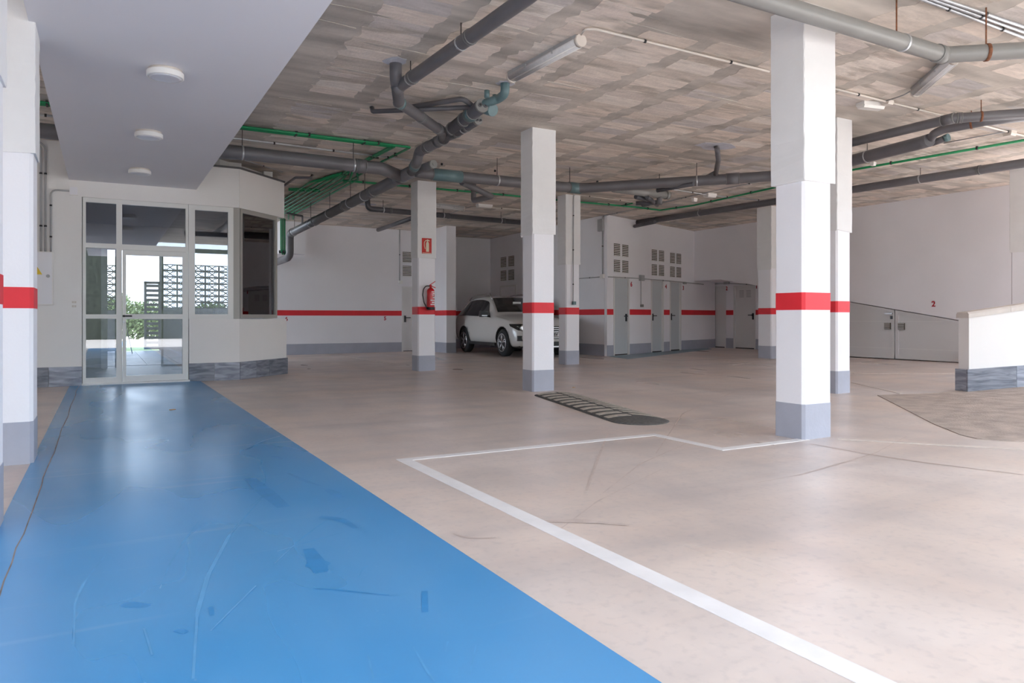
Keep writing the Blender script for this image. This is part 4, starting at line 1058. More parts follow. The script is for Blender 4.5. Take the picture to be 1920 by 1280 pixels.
def batten(label, p0, p1, w=0.07, group='fluorescent batten lights'):
    a = V(p0); c = V(p1); d = (c-a).normalized(); pr = V((-d.y, d.x, 0)); L_ = (c-a).length
    t = thing('fluorescent_light', label, 'light', tuple((a+c)/2), group=group)
    def bx_(s0, s1, f, z0, z1, f2=None):
        f2 = f if f2 is None else f2
        return B().hexa([tuple(a+d*s+pr*k+V((0, 0, z-a.z))) for s in (s0, s1) for (k, z) in ((-f2, z0), (-f, z1), (f2, z0), (f, z1))])
    top = CEIL
    obj('housing', bx_(0, L_, w*0.8, top-0.045, top-0.002), 'conduit_grey', t)
    df = B(); rings = []
    for s in (0.02, L_-0.02):
        ring = []
        for k in range(9):
            an = math.pi*k/8
            ring.append(df.bm.verts.new(tuple(a+d*s+pr*(-math.cos(an)*w)+V((0, 0, top-0.045-math.sin(an)*0.055-a.z)))))
        rings.append(ring)
    for k in range(8): df.bm.faces.new((rings[0][k], rings[0][k+1], rings[1][k+1], rings[1][k])).smooth = True
    df.bm.faces.new(rings[0]); df.bm.faces.new(rings[1][::-1]); df.bm.faces.new((rings[0][0], rings[1][0], rings[1][8], rings[0][8]))
    dif = obj('diffuser', df, 'tube_cover', t)
    for k in (-1, 1):
        obj('rib', bx_(0.03, L_-0.03, 0.006, top-0.102, top-0.095).box(0, 0, 0, 0, 0, 0) if False else B().tube([tuple(a+d*0.03+pr*k*w*0.5+V((0, 0, top-0.094-a.z))), tuple(c-d*0.03+pr*k*w*0.5+V((0, 0, top-0.094-c.z)))], 0.005, 6), 'lamp_white', dif)
    for s in (0, L_):
        obj('end_cap', B().tube([tuple(a+d*(s-0.02)+V((0, 0, top-0.05-a.z))), tuple(a+d*(s+0.02)+V((0, 0, top-0.05-a.z)))], w*0.85, 12), 'conduit', t)
    for f_ in (0.3, 0.7): obj('clip', bx_(L_*f_-0.01, L_*f_+0.01, w*1.05, top-0.07, top-0.03), 'conduit_grey', t)
    return t
batten('fluorescent batten light nearest the camera on the block ceiling', PZ(960, 136, CEIL), PZ(1088, 66, CEIL))
batten('second fluorescent batten light below the near right pipe', PZ(1718, 164, CEIL), PZ(1790, 100, CEIL))
batten('rear fluorescent batten light beside the extinguisher column', PZ(800, 379, CEIL), PZ(868, 387, CEIL), 0.08)
def ebox(name, label, cat, px, py, lx, ly, h, m, group=None, ang=0.0, bevel=True):
    p = PC(px, py); t = thing(name, label, cat, (p.x, p.y, CEIL-h), group=group)
    c_, s_ = math.cos(ang), math.sin(ang)
    def hx(kx, ky, z0, z1, k2=1.0):
        return B().hexa([(p.x+c_*x_-s_*y_, p.y+s_*x_+c_*y_, z) for x_ in (-kx, kx) for (y_, z) in ((-ky*k2, z0), (-ky, z1), (ky*k2, z0), (ky, z1))])
    obj('housing', hx(lx/2, ly/2, CEIL-h*0.6, CEIL), m, t)
    obj('cover', hx(lx/2*0.94, ly/2*0.94, CEIL-h, CEIL-h*0.6, 0.8), m, t)
    return t
ebox('emergency_light', 'small white emergency light beside the right junction box', 'light', 1633, 193, 0.32, 0.13, 0.075, 'lamp_white', ang=-0.2)
ebox('emergency_light', 'small white emergency light by the rear fluorescent', 'light', 908, 383, 0.36, 0.14, 0.075, 'lamp_white')
ebox('junction_box', 'cream junction box on the ceiling right of the largest column', 'junction box', 1664, 189, 0.10, 0.10, 0.05, 'conduit')
ebox('junction_box', 'cream junction box on the ceiling at the right border', 'junction box', 1893, 246, 0.14, 0.12, 0.07, 'conduit')
ebox('junction_box', 'white junction box on the tube in the middle distance', 'junction box', 1331, 363, 0.24, 0.16, 0.08, 'lamp_white')
ebox('junction_box', 'tiny white box beside the green pipe in the middle distance', 'junction box', 1302, 371, 0.10, 0.08, 0.08, 'lamp_white')
ebox('junction_box', 'tiny white box beside the green pipe on the right', 'junction box', 1637, 304, 0.07, 0.07, 0.06, 'lamp_white')
# round soffit lamps
for (lab, px, py, rad) in (('nearest round white ceiling lamp under the soffit', 310, 131, 0), ('middle round white ceiling lamp under the soffit', 279, 247, 0), ('farthest round white ceiling lamp under the soffit', 262, 317, 0)):
    p = PZ(px, py, 3.03)
    t = thing('ceiling_lamp', lab, 'lamp', (p.x, p.y, 2.95), group='round lamps under the soffit')
    R_ = 0.14
    obj('mount', B().lathe([(R_*0.9, 3.0), (R_*0.9, 3.031)], (p.x, p.y, 0), 32), 'conduit', t)
    obj('rim', B().lathe([(R_*0.96, 2.962), (R_, 2.967), (R_, 3.005), (R_*0.97, 3.01)], (p.x, p.y, 0), 48, 'z', False), 'lamp_white', t)
    obj('diffuser', B().lathe([(R_*0.3, 2.9545), (R_*0.7, 2.957), (R_*0.92, 2.963)], (p.x, p.y, 0), 36), 'lamp_diff', t)
# ------------------------------------------------------------------ wall fittings on the entrance wall
cab = thing('electrical_cabinet', 'white metal electrical cabinet on the entrance wall by the left column', 'cabinet', (-0.9, YF-0.1, 1.2))
cx0, cx1, cz0, cz1 = -1.15, fx(100.5), 1.19, 1.95
obj('body', B().box(cx0, cx1, YF-0.14, YF, cz0, cz1), 'cream', cab)
dr = obj('door', B().box(cx0+0.012, cx1-0.012, YF-0.152, YF-0.14, cz0+0.012, cz1-0.012), 'white', cab)
obj('latch', B().tube([(cx1-0.06, YF-0.152, 1.60), (cx1-0.06, YF-0.168, 1.60)], 0.024, 12), 'conduit_grey', dr)
wx = PY(76, 512, YF).x-0.03
obj('warning_triangle', B().extr([(wx-0.06, YF-0.156, 1.62), (wx+0.06, YF-0.156, 1.62), (wx, YF-0.156, 1.73)], (0, 0.003, 0)), 'yellow', dr)
for i, px in enumerate((77, 85.5)):
    x_ = fx(px)
    conduit('%s vertical conduit from the ceiling to the electrical cabinet' % ('left', 'right')[i], [(x_-0.12, YF-0.25, CEIL-0.03), (x_, YF-0.04, CEIL-0.12), (x_, YF-0.03, 1.95)], 0.014, 'conduit_grey', cdist=0.55)
x_ = fx(95.5); zz = fzz(110, 357)
conduit('bent conduit from the cabinet to the square cover plate', [(x_, YF-0.025, 1.95), (x_, YF-0.025, zz), (fx(130), YF-0.025, zz-0.0)], 0.012, 'conduit_grey', cdist=0.4, R=0.09)
o = thing('cover_plate', 'square white cover plate left of the glazed door', 'cover plate', (fx(138), YF-0.02, fzz(138, 366)))
obj('plate', B().box(fx(130), fx(146.5), YF-0.03, YF, fzz(138, 366), fzz(138, 350)), 'cream', o)
obj('rim', B().box(fx(131), fx(145.5), YF-0.034, YF-0.03, fzz(138, 365), fzz(138, 351)), 'white', o)
for i, (ya, yb) in enumerate(((563, 569.5), (570.5, 577.5))):
    o = thing('wall_socket', '%s white wall socket left of the glazed door' % ('upper', 'lower')[i], 'socket', (fx(139), YF-0.01, fzz(139, yb)), group='paired wall sockets')
    z0_, z1_ = fzz(139, yb), fzz(139, ya)
    obj('plate', B().box(fx(134), fx(144), YF-0.012, YF, z0_, z1_), 'lamp_white', o)
    for k in (0.28, 0.72):
        xx = fx(134)+(fx(144)-fx(134))*k
        obj('insert', B().box(xx-0.012, xx+0.012, YF-0.014, YF-0.012, z0_+0.012, z1_-0.012), 'conduit', o)

# ------------------------------------------------------------------ conduits and boxes on the storage walls
def onw(px, py, fr_, off=-0.02):
    s_, z_ = WP(px, py, fr_); A_, d_, n_, _ = fr_
    P_ = A_+d_*s_+n_*off; return V((P_.x, P_.y, z_))
def wbox(name, label, fr_, px, py, w_, h_, dpt=0.06, m='conduit_grey', cat='junction box'):
    s_, z_ = WP(px, py, fr_); A_, d_, n_, _ = fr_; P_ = A_+d_*s_
    o = thing(name, label, cat, (P_.x-n_.x*dpt, P_.y-n_.y*dpt, z_-h_/2))
    obj('back_box', B().fr(A_, d_, n_, s_-w_/2, s_+w_/2, -dpt, 0.0, z_-h_/2, z_+h_/2), m, o)
    obj('lid', B().fr(A_, d_, n_, s_-w_/2+0.01, s_+w_/2-0.01, -dpt-0.008, -dpt, z_-h_/2+0.01, z_+h_/2-0.01), m, o)
    return o
conduit('conduit dropping from the ceiling at the storage corner', [onw(1131, 406, FSD), onw(1131, 517, FSD)], 0.016, 'conduit_grey', cdist=0.9)
conduit('horizontal conduit along the shaded storage side wall', [onw(1087, 522, FSD), onw(1128, 519, FSD)], 0.012, 'conduit_grey')
conduit('horizontal conduit above the storage doors', [onw(1139, 519, FK), onw(1200, 522, FK), onw(1280, 529, FK), onw(1318, 533, FK), ], 0.012, 'conduit_grey', cdist=1.5)
conduit('horizontal conduit above the doors under the sloping slab', [onw(1323, 533, FA), onw(1364, 531, FA), onw(1440, 535, FA)], 0.012, 'conduit_grey', cdist=1.5)
wbox('junction_box', 'grey box at the top of the storage corner conduit', FSD, 1128, 422, 0.22, 0.30, 0.05)
wbox('junction_box', 'small white box at the bottom of the storage corner conduit', FSD, 1131, 518, 0.14, 0.11, m='lamp_white')
wbox('junction_box', 'grey box on the conduit between storage doors 6 and 4', FK, 1201.5, 521, 0.19, 0.15)
wbox('junction_box', 'grey box on the conduit right of storage door 3', FK, 1282, 530.5, 0.13, 0.06)
wbox('junction_box', 'grey box on the conduit between the doors under the slab', FA, 1364, 530, 0.20, 0.09)
conduit('vertical conduit down to the switch between storage doors 6 and 4', [onw(1200.5, 525, FK), onw(1200.5, 570, FK)], 0.010, 'conduit_grey')
wbox('light_switch', 'small grey switch above the band between storage doors 6 and 4', FK, 1201.8, 573, 0.08, 0.07, m='pvc_light', cat='switch')
# switch on the column right of the car
FCB = frame((8.40, 12.685), (8.745, 12.685))
conduit('vertical conduit down the column right of the car', [onw(1082, 364, FCB), onw(1075, 366, FCB), onw(1074.5, 372, FCB), onw(1073.5, 565, FCB)], 0.011, 'conduit_grey', R=0.03, cdist=0.55)
wbox('light_switch', 'grey and teal switch box on the column right of the car', FCB, 1075, 568, 0.075, 0.07, 0.05, m='teal', cat='switch')
conduit('vertical conduit on the back wall left of the extinguisher column', [onw(749, 428, FB), onw(749, 527, FB)], 0.014, 'conduit_grey', cdist=0.8)
wbox('light_switch', 'small white box at the foot of the back wall conduit', FB, 750.5, 529, 0.1, 0.09, m='lamp_white', cat='switch')

# ------------------------------------------------------------------ painted numbers
def num(s_, label, fr_, px, py, h):
    p = onw(px, py, fr_, -0.004); A_, d_, n_, _ = fr_
    o = text_obj('painted_number', s_, h*1.35, p, d_, (0, 0, 1), 'text_red')
    tag(o, label, 'number', 'red stencilled numbers')
    return o
num('6', 'red number 6 beside the corner storage door', FK, 1183.5, 533, 0.13)
num('4', 'red number 4 beside the middle storage door', FK, 1248.5, 537.5, 0.12)
num('3', 'red number 3 beside the storage door at the inner corner', FK, 1281, 540, 0.12)
num('2', 'red number 2 between the doors under the sloping slab', FA, 1362.5, 541, 0.12)
num('1', 'red number 1 right of the door under the sloping slab', FA, 1418.5, 537, 0.13)
FRW = frame((XR, 16.0), (XR, 7.0))
num('2', 'red number 2 on the wall above the sloping gate', FRW, 1750.5, 570, 0.12)
num('6', 'red number 6 at the left end of the back wall band', FB, 537, 598, 0.11)
num('5', 'red number 5 on the back wall near the white door', FB, 722, 597, 0.11)

# ------------------------------------------------------------------ sign and extinguisher
YC = 12.79-0.016
def cpx(px, py, Y=YC): return PY(px, py, Y)
sg_ = thing('fire_sign', 'red fire extinguisher pictogram sign on the column', 'sign', (cpx(800, 475).x, YC, cpx(800, 475).z))
pa, pb = cpx(791, 475), cpx(809, 447)
obj('plate', B().box(pa.x, pb.x, YC-0.006, YC, pa.z, pb.z), 'sign_red', sg_)
w_ = pb.x-pa.x; h_ = pb.z-pa.z
S = lambda u, v: (pa.x+u*w_, YC-0.0085, pa.z+v*h_)
def spoly(pts, m='sign_pale'): return obj('pictogram', B().extr([S(*p) for p in pts], (0, 0.002, 0)), m, sg_)
spoly([(0.42, 0.12), (0.72, 0.12), (0.72, 0.66), (0.66, 0.76), (0.62, 0.78), (0.52, 0.78), (0.48, 0.76), (0.42, 0.66)])
spoly([(0.50, 0.78), (0.62, 0.78), (0.62, 0.84), (0.80, 0.80), (0.80, 0.85), (0.56, 0.93), (0.50, 0.88)])
hs = [S(0.50, 0.86), S(0.36, 0.84), S(0.24, 0.72), S(0.24, 0.50), S(0.32, 0.30)]
obj('pictogram', B().tube([V(p)+V((0, 0.001, 0)) for p in hs], 0.008, 6), 'sign_pale', sg_)
spoly([(0.04, 0.03), (0.96, 0.03), (0.96, 0.055), (0.04, 0.055)]); spoly([(0.05, 0.0), (0.95, -0.0), (0.95, -0.06), (0.62, -0.085), (0.3, -0.05), (0.05, -0.06)], 'print_white')
ex = thing('fire_extinguisher', 'red fire extinguisher with black hose hung on the column', 'extinguisher', (cpx(805, 580).x, YC-0.1, 1.16))
ec = cpx(804.5, 580); ez0 = 1.0+(HY-580.5)/F*13.45; ez1 = 1.0+(HY-538)/F*13.45
xe_, ye_ = ec.x-0.005, YC-0.09; er = 0.072
bh = ez1-ez0
cyl = obj('cylinder', B().lathe([(er*0.8, ez0+0.02), (er, ez0+0.05), (er, ez0+bh*0.84), (er*0.92, ez0+bh*0.90), (er*0.62, ez0+bh*0.955), (er*0.3, ez0+bh)], (xe_, ye_, 0), 24), 'ext_red', ex)
obj('base_ring', B().lathe([(er*0.95, ez0-0.0), (er*1.03, ez0+0.005), (er*1.03, ez0+0.05), (er*0.98, ez0+0.055)], (xe_, ye_, 0), 24), 'black', ex)
obj('valve', B().lathe([(0.02, ez0+bh*0.99), (0.022, ez0+bh+0.05)], (xe_, ye_, 0), 12), 'ext_red', ex)
zt_ = ez0+bh+0.04
P8 = lambda dx0, dx1, z0_, z1_, z2_, z3_: [(xe_+dx0, ye_-0.012, z0_), (xe_+dx0, ye_-0.012, z1_), (xe_+dx0, ye_+0.012, z0_), (xe_+dx0, ye_+0.012, z1_), (xe_+dx1, ye_-0.012, z2_), (xe_+dx1, ye_-0.012, z3_), (xe_+dx1, ye_+0.012, z2_), (xe_+dx1, ye_+0.012, z3_)]
obj('lever', B().hexa(P8(-0.02, 0.09, zt_, zt_+0.015, zt_+0.07, zt_+0.085)), 'ext_red', ex)
obj('carry_handle', B().hexa(P8(-0.02, 0.095, zt_-0.01, zt_+0.005, zt_-0.05, zt_-0.035)), 'ext_red', ex)
hp = [(xe_-0.02, ye_, zt_-0.01), (xe_-0.10, ye_-0.01, zt_-0.01), (xe_-0.15, ye_-0.01, zt_-0.07), (xe_-0.165, ye_-0.01, zt_-0.18), (xe_-0.14, ye_-0.01, zt_-0.32), (xe_-0.10, ye_-0.01, ez0+0.07), (xe_-0.09, ye_-0.01, ez0+0.03)]
obj('hose', B().tube(fillet(hp, 0.12, 4), 0.011, 8), 'black', ex)
obj('wall_bracket', B().box(xe_-0.05, xe_+0.05, ye_+0.06, YC+0.002, ez0+bh*0.6, ez0+bh*0.68), 'steel', ex)
def decal(a0, a1, z0_, z1_, m='print_white'):
    bb = B(); n_ = 6; lo = []; hi = []
    for k in range(n_+1):
        an = math.radians(a0+(a1-a0)*k/n_)
        for L__, z in ((lo, z0_), (hi, z1_)): L__.append(bb.bm.verts.new((xe_+math.sin(an)*(er+0.0012), ye_-math.cos(an)*(er+0.0012), z)))
    for k in range(n_): bb.bm.faces.new((lo[k], lo[k+1], hi[k+1], hi[k]))
    return obj('label_print', bb, m, cyl)
for v0, v1, a0, a1 in ((0.80, 0.83, -10, 60), (0.70, 0.76, 15, 65), (0.62, 0.665, 5, 35), (0.52, 0.58, 10, 60), (0.40, 0.45, -25, 60), (0.30, 0.36, -5, 45), (0.22, 0.26, -25, 55)):
    decal(a0, a1, ez0+bh*v0, ez0+bh*v1)

# ------------------------------------------------------------------ speed hump
hA, hB = V((5.16, 8.16, 0)), V((4.47, 5.30, 0))
hd = (hB-hA).normalized(); hn = V((-hd.y, hd.x, 0)); HL = (hB-hA).length; HW = 0.29
hump = thing('speed_hump', 'black rubber speed hump with worn pale chevrons', 'speed hump', (4.8, 6.75, 0.0))
def hz_(t): return 0.032*max(0.0, 1-(abs(t)/HW)**2.6)+0.006
def hpnt(s_, t, dz=0.0):
    p = hA+hd*s_+hn*t; return (p.x, p.y, fz(p.x)+hz_(t)+dz)
bb = B(); NT = 12
def half(s_):
    r_ = 0.22
    if s_ < r_: return HW*math.sqrt(max(0.02, 1-((r_-s_)/r_)**2))
    if s_ > HL-r_*1.3: return HW*math.sqrt(max(0.02, 1-((s_-HL+r_*1.3)/(r_*1.3))**2))
    return HW
ss = [0, 0.01, 0.03, 0.07, 0.12, 0.17, 0.22]+[0.22+(HL-0.22-0.286)*k/14 for k in range(1, 15)]+[HL-0.286+0.286*k for k in (0.2, 0.4, 0.6, 0.78, 0.9, 0.97, 1.0)]
rows = []
for s_ in ss:
    hw = half(s_); e = hw/HW
    row = []
    for k in range(NT+1):
        t = -hw+2*hw*k/NT
        p = hA+hd*s_+hn*t
        row.append(bb.bm.verts.new((p.x, p.y, fz(p.x)+0.006+0.032*max(0, 1-(abs(t)/hw)**2.6)*min(1, e**1.3))))
    rows.append(row)
for i in range(len(rows)-1):
    for k in range(NT): bb.bm.faces.new((rows[i][k], rows[i+1][k], rows[i+1][k+1], rows[i][k+1])).smooth = True
edge = [r[0] for r in rows]+[v for v in rows[-1][1:-1]]+[r[-1] for r in rows[::-1]]+[v for v in rows[0][1:-1][::-1]]
lo = [bb.bm.verts.new((v.co.x, v.co.y, fz(v.co.x)-0.001)) for v in edge]
n_ = len(edge)
for i in range(n_): bb.bm.faces.new((edge[i], edge[(i+1) % n_], lo[(i+1) % n_], lo[i]))
bb.bm.faces.new(lo)
obj('rubber_body', bb, 'hump_black', hump)
NSTR = 11; s_st = 0.17; pitch = (HL-0.17-0.33)/NSTR
for k in range(NSTR):
    for side in (-1, 1):
        s0_ = s_st+k*pitch
        bb = B(); NN = 5; A_ = []; C_ = []
        for i in range(NN+1):
            f_ = 0.08+0.80*i/NN; t = side*f_*HW
            sk = s0_+(f_)*0.22*(1 if side > 0 else 1)-0.05
            if side < 0: sk = s0_+(0.9-f_)*0.05-0.0
            wd = pitch*0.48
            A_.append(bb.bm.verts.new(hpnt(sk, t, 0.003))); C_.append(bb.bm.verts.new(hpnt(sk+wd, t, 0.003)))
        for i in range(NN): bb.bm.faces.new((A_[i], A_[i+1], C_[i+1], C_[i]))
        r_ = bmesh.ops.extrude_face_region(bb.bm, geom=list(bb.bm.faces))
        for v in [g_ for g_ in r_['geom'] if isinstance(g_, bmesh.types.BMVert)]: v.co.z -= 0.006
        obj('pale_stripe', bb, 'hump_pale', hump)

# small debris
for i, (px, py, lab) in enumerate(((323, 769, 'dry leaf scrap on the blue walkway near the door'), (1075, 727, 'tiny dark scrap on the floor behind the centre column'))):
    p = PF(px, py)
    tag(obj('leaf_scrap', B().prism([(p.x-0.03, p.y-0.01), (p.x, p.y-0.02), (p.x+0.035, p.y), (p.x+0.01, p.y+0.02)], fz(p.x)+0.004, fz(p.x)+0.012), 'plank'), lab, 'debris')

# ------------------------------------------------------------------ car (front faces the camera)
CXC, YFW, YRW, ZC = 9.76, 16.12, 18.66, fz(9.76)
car = thing('car', 'white compact SUV parked nose-out behind the centre column', 'car', (CXC, (YFW+YRW)/2, ZC))
def cv(x_, y_, z_): return (CXC+x_, y_, ZC+z_)
# stations: y offset from front wheel, half width, bottom z, belt z, top z, top half width
yf = YFW
ST = [(-0.86, 0.56, 0.42, 0.62, 0.66, 0.50), (-0.80, 0.72, 0.26, 0.66, 0.76, 0.64), (-0.66, 0.83, 0.20, 0.72, 0.86, 0.74), (-0.42, 0.885, 0.20, 0.82, 0.94, 0.78), (0.0, 0.90, 0.22, 0.90, 1.00, 0.78),
      (0.42, 0.905, 0.24, 0.95, 1.045, 0.77), (0.62, 0.905, 0.24, 0.97, 1.08, 0.76), (1.0, 0.905, 0.24, 0.985, 1.33, 0.67), (1.32, 0.905, 0.24, 0.99, 1.50, 0.62), (1.7, 0.905, 0.24, 1.0, 1.555, 0.61), (2.2, 0.905, 0.24, 1.01, 1.56, 0.60),
      (2.7, 0.90, 0.24, 1.02, 1.52, 0.585), (3.0, 0.885, 0.26, 1.03, 1.45, 0.57), (3.22, 0.86, 0.30, 1.02, 1.28, 0.58), (3.36, 0.82, 0.34, 0.98, 1.08, 0.62), (3.44, 0.74, 0.40, 0.90, 0.96, 0.62)]
def prof(st):
    y_, w_, zb_, zl_, zt_, wt_ = st
    zm = zb_+(zl_-zb_)*0.45
    return [(0, zb_), (w_*0.80, zb_), (w_*0.97, zb_+0.07), (w_, zm), (w_*0.995, zl_-0.12), (w_*0.965, zl_), (w_*0.965*0.5+wt_*1.03*0.5, (zl_+zt_)/2), (wt_*1.02, zt_-0.05), (wt_*0.9, zt_-0.008), (wt_*0.45, zt_+0.012), (0, zt_+0.015)]
bb = B(); rows = []
for st in ST:
    h = prof(st); ring = [bb.bm.verts.new(cv(x_, yf+st[0], z_)) for x_, z_ in h]
    ring2 = [ring[0]]+[bb.bm.verts.new(cv(-x_, yf+st[0], z_)) for x_, z_ in h[1:-1]]+[ring[-1]]
    rows.append((ring, ring2))
for i in range(len(rows)-1):
    for k in range(10):
        for q in (0, 1):
            bb.bm.faces.new((rows[i][q][k], rows[i][q][k+1], rows[i+1][q][k+1], rows[i+1][q][k])).smooth = True
for r_ in (rows[0], rows[-1]):
    bb.bm.faces.new(r_[0]+r_[1][1:-1][::-1])
body = obj('body', bb, 'car_white', car)
sub = body.modifiers.new('s', 'SUBSURF'); sub.levels = 2; sub.render_levels = 2
cut = B()
for yy in (YFW, YRW):
    for sx in (-1, 1):
        cut.tube([cv(sx*0.60, yy, 0.345), cv(sx*1.1, yy, 0.345)], 0.405, 28)
bmesh.ops.recalc_face_normals(cut.bm, faces=cut.bm.faces)
cm = bpy.data.meshes.new('cut'); cut.bm.to_mesh(cm); cut.bm.free(); co = bpy.data.objects.new('cut', cm); COL.objects.link(co)
bo = body.modifiers.new('b', 'BOOLEAN'); bo.object = co; bo.operation = 'DIFFERENCE'; bo.solver = 'EXACT'
cm.materials.append(M['black'])
bpy.context.view_layer.update()
dg = bpy.context.evaluated_depsgraph_get()
nm = bpy.data.meshes.new_from_object(body.evaluated_get(dg))
body.modifiers.clear(); old = body.data; body.data = nm; bpy.data.meshes.remove(old); bpy.data.objects.remove(co)
nm.materials.clear(); nm.materials.append(M['car_white']); nm.materials.append(M['black'])
for p_ in nm.polygons:
    c_ = body.matrix_world @ p_.center
    lx_ = abs(c_.x-CXC); inside = False
    for yy in (YFW, YRW):
        d_ = math.hypot(c_.y-yy, c_.z-(ZC+0.345))
        if d_ < 0.41 and (abs(p_.normal.x) < 0.6 or lx_ < 0.7): inside = True
    p_.material_index = 1 if (inside or c_.z < ZC+0.27) else 0
# interpolated surface of the car side between belt and roof (station interpolation)
def sta(y_):
    for i in range(len(ST)-1):
        a_, c_ = ST[i], ST[i+1]
        if a_[0] <= y_ <= c_[0]:
            f_ = (y_-a_[0])/(c_[0]-a_[0]); return [a_[j]+(c_[j]-a_[j])*f_ for j in range(6)]
    return list(ST[-1])
def sidep(y_, f_, out=0.012, sx=-1):
    _, w_, zb_, zl_, zt_, wt_ = sta(y_)
    x0_, z0_ = w_*0.962, zl_; x1_, z1_ = wt_*1.02, zt_-0.055
    bul = 0.012*math.sin(f_*math.pi)
    return cv(sx*(x0_+(x1_-x0_)*f_+out+bul), yf+y_, z0_+(z1_-z0_)*f_)
def side_win(name, ya, yb, ta, tb, sx, m='car_glass', lo_=0.04, tops=None):
    bb = B(); N_ = 8; A_ = []; C_ = []
    for i in range(N_+1):
        y_ = ya+(yb-ya)*i/N_; top = ta+(tb-ta)*i/N_
        if tops: top = tops(y_)
        A_.append([bb.bm.verts.new(sidep(y_, lo_+(top-lo_)*j/4, 0.012, sx)) for j in range(5)])
    for i in range(N_):
        for j in range(4): bb.bm.faces.new((A_[i][j], A_[i+1][j], A_[i+1][j+1], A_[i][j+1])).smooth = True
    return obj(name, bb, m, car)
for sx in (-1, 1):
    side_win('side_window', 0.74, 1.50, 0.2, 0.9, sx, tops=lambda y_: min(0.93, 0.12+(y_-0.74)*1.75))
    side_win('side_window', 1.56, 2.42, 0.93, 0.93, sx)
    side_win('side_window', 2.48, 3.02, 0.93, 0.3, sx, tops=lambda y_: 0.93-max(0, (y_-2.62))*1.9)
    side_win('window_pillar', 1.49, 1.57, 0.93, 0.93, sx, 'black')
    side_win('window_pillar', 2.41, 2.49, 0.93, 0.93, sx, 'black')
    # mirror
    mp = V(sidep(0.92, 0.16, 0.0, sx))
    mi = obj('mirror', B().hexa([(mp.x+sx*a_, mp.y+b_, mp.z+c_) for a_ in (0.03, 0.24) for b_ in (-0.06, 0.06) for c_ in (-0.01 if a_ < 0.1 else -0.03, 0.10 if a_ < 0.1 else 0.13)]), 'black', car)
    obj('mirror_strip', B().hexa([(mp.x+sx*a_, mp.y-0.064+b_, mp.z+c_) for a_ in (0.06, 0.22) for b_ in (0, 0.006) for c_ in (0.0, 0.02)]), 'chrome', mi)
    # roof rail
    rl = [V(cv(sx*(sta(y_)[5]*0.93), yf+y_, sta(y_)[4]+0.02+(0.04 if 1.35 < y_ < 2.8 else -0.01))) for y_ in (1.2, 1.4, 1.8, 2.3, 2.75, 2.95)]
    obj('roof_rail', B().tube(rl, 0.016, 8), 'chrome', car)
    obj('sill_trim', B().hexa([cv(sx*a_, yf+b_, c_) for a_ in (0.86, 0.905) for b_ in (0.42, 2.12) for c_ in (0.25, 0.33)]), 'black', car)
    for y_ in (1.38, 2.30):
        q_ = V(sidep(y_, 0.0, 0.005, sx)); obj('door_handle', B().box(q_.x-0.012, q_.x+0.012, q_.y-0.09, q_.y+0.09, q_.z-0.14, q_.z-0.115), 'car_white', car)
    # headlight and fog lamp
    bb = B()
    hp_ = [(-0.66, 0.74, 0.82), (-0.78, 0.52, 0.80), (-0.805, 0.46, 0.72), (-0.80, 0.56, 0.64), (-0.72, 0.79, 0.66), (-0.46, 0.885, 0.76), (-0.40, 0.885, 0.815)]
    bb = B()
    fv = [bb.bm.verts.new(cv(sx*(a_+0.012), yf+y_-0.02, z_)) for y_, a_, z_ in hp_]
    cvt = bb.bm.verts.new(cv(sx*0.72, yf-0.76, 0.72))
    for i in range(len(fv)): bb.bm.faces.new((fv[i], fv[(i+1) % len(fv)], cvt))
    hl = obj('headlight', bb, 'car_glass', car)
    obj('lamp_reflector', B().lathe([(0.035, -0.022), (0.075, -0.03), (0.08, 0.0)], cv(sx*0.70, yf-0.775, 0.715), 14, 'y'), 'chrome', hl)
    obj('fog_surround', B().hexa([cv(sx*a_, yf+b_, c_) for a_, b_s in ((0.55, (-0.86, -0.78)), (0.80, (-0.74, -0.6))) for b_ in b_s for c_ in (0.40, 0.53)]), 'black', car)
    obj('fog_lamp', B().lathe([(0.045, -0.03), (0.05, 0.0)], cv(sx*0.66, yf-0.815, 0.465), 12, 'y'), 'chrome', car)
# windscreen, bonnet line, grille, plate, lower bumper
bb = B(); A_ = []
for i in range(7):
    f_ = i/6; y_ = 0.66+(1.27-0.66)*f_
    z_ = 1.085+(1.47-1.085)*f_**0.92; w_ = 0.70-(0.70-0.565)*f_
    A_.append([bb.bm.verts.new(cv(x_*w_, yf+y_-0.045*(1-x_*x_)-0.0, z_+0.035+0.012*(1-x_*x_))) for x_ in (-1, -0.6, 0, 0.6, 1)])
for i in range(6):
    for j in range(4): bb.bm.faces.new((A_[i][j], A_[i][j+1], A_[i+1][j+1], A_[i+1][j])).smooth = True
ws_ = obj('windscreen', bb, 'car_glass', car)
obj('dashboard_paper', B().hexa([cv(a_, yf+0.95+b_, c_) for a_ in (-0.12, 0.12) for b_ in (-0.005, 0.0) for c_ in (1.34, 1.40)]), 'print_white', ws_)
obj('grille', B().hexa([cv(a_, yf+b_, c_) for a_ in (-0.42, 0.42) for b_ in (-0.885, -0.82) for c_ in (0.45, 0.76)]), 'black', car)
for k in range(6): obj('grille_bar', B().hexa([cv(a_, yf-0.892+b_, 0.47+k*0.05+c_) for a_ in (-0.41, 0.41) for b_ in (0, 0.01) for c_ in (0, 0.012)]), 'chrome', car)
pl_ = obj('licence_plate', B().hexa([cv(a_, yf-0.905+b_, c_) for a_ in (-0.26, 0.26) for b_ in (0, 0.012) for c_ in (0.50, 0.61)]), 'print_white', car)
text_obj('plate_letters', 'BV', 0.11, cv(0.15, yf-0.907, 0.555), (1, 0, 0), (0, 0, 1), 'black', pl_)
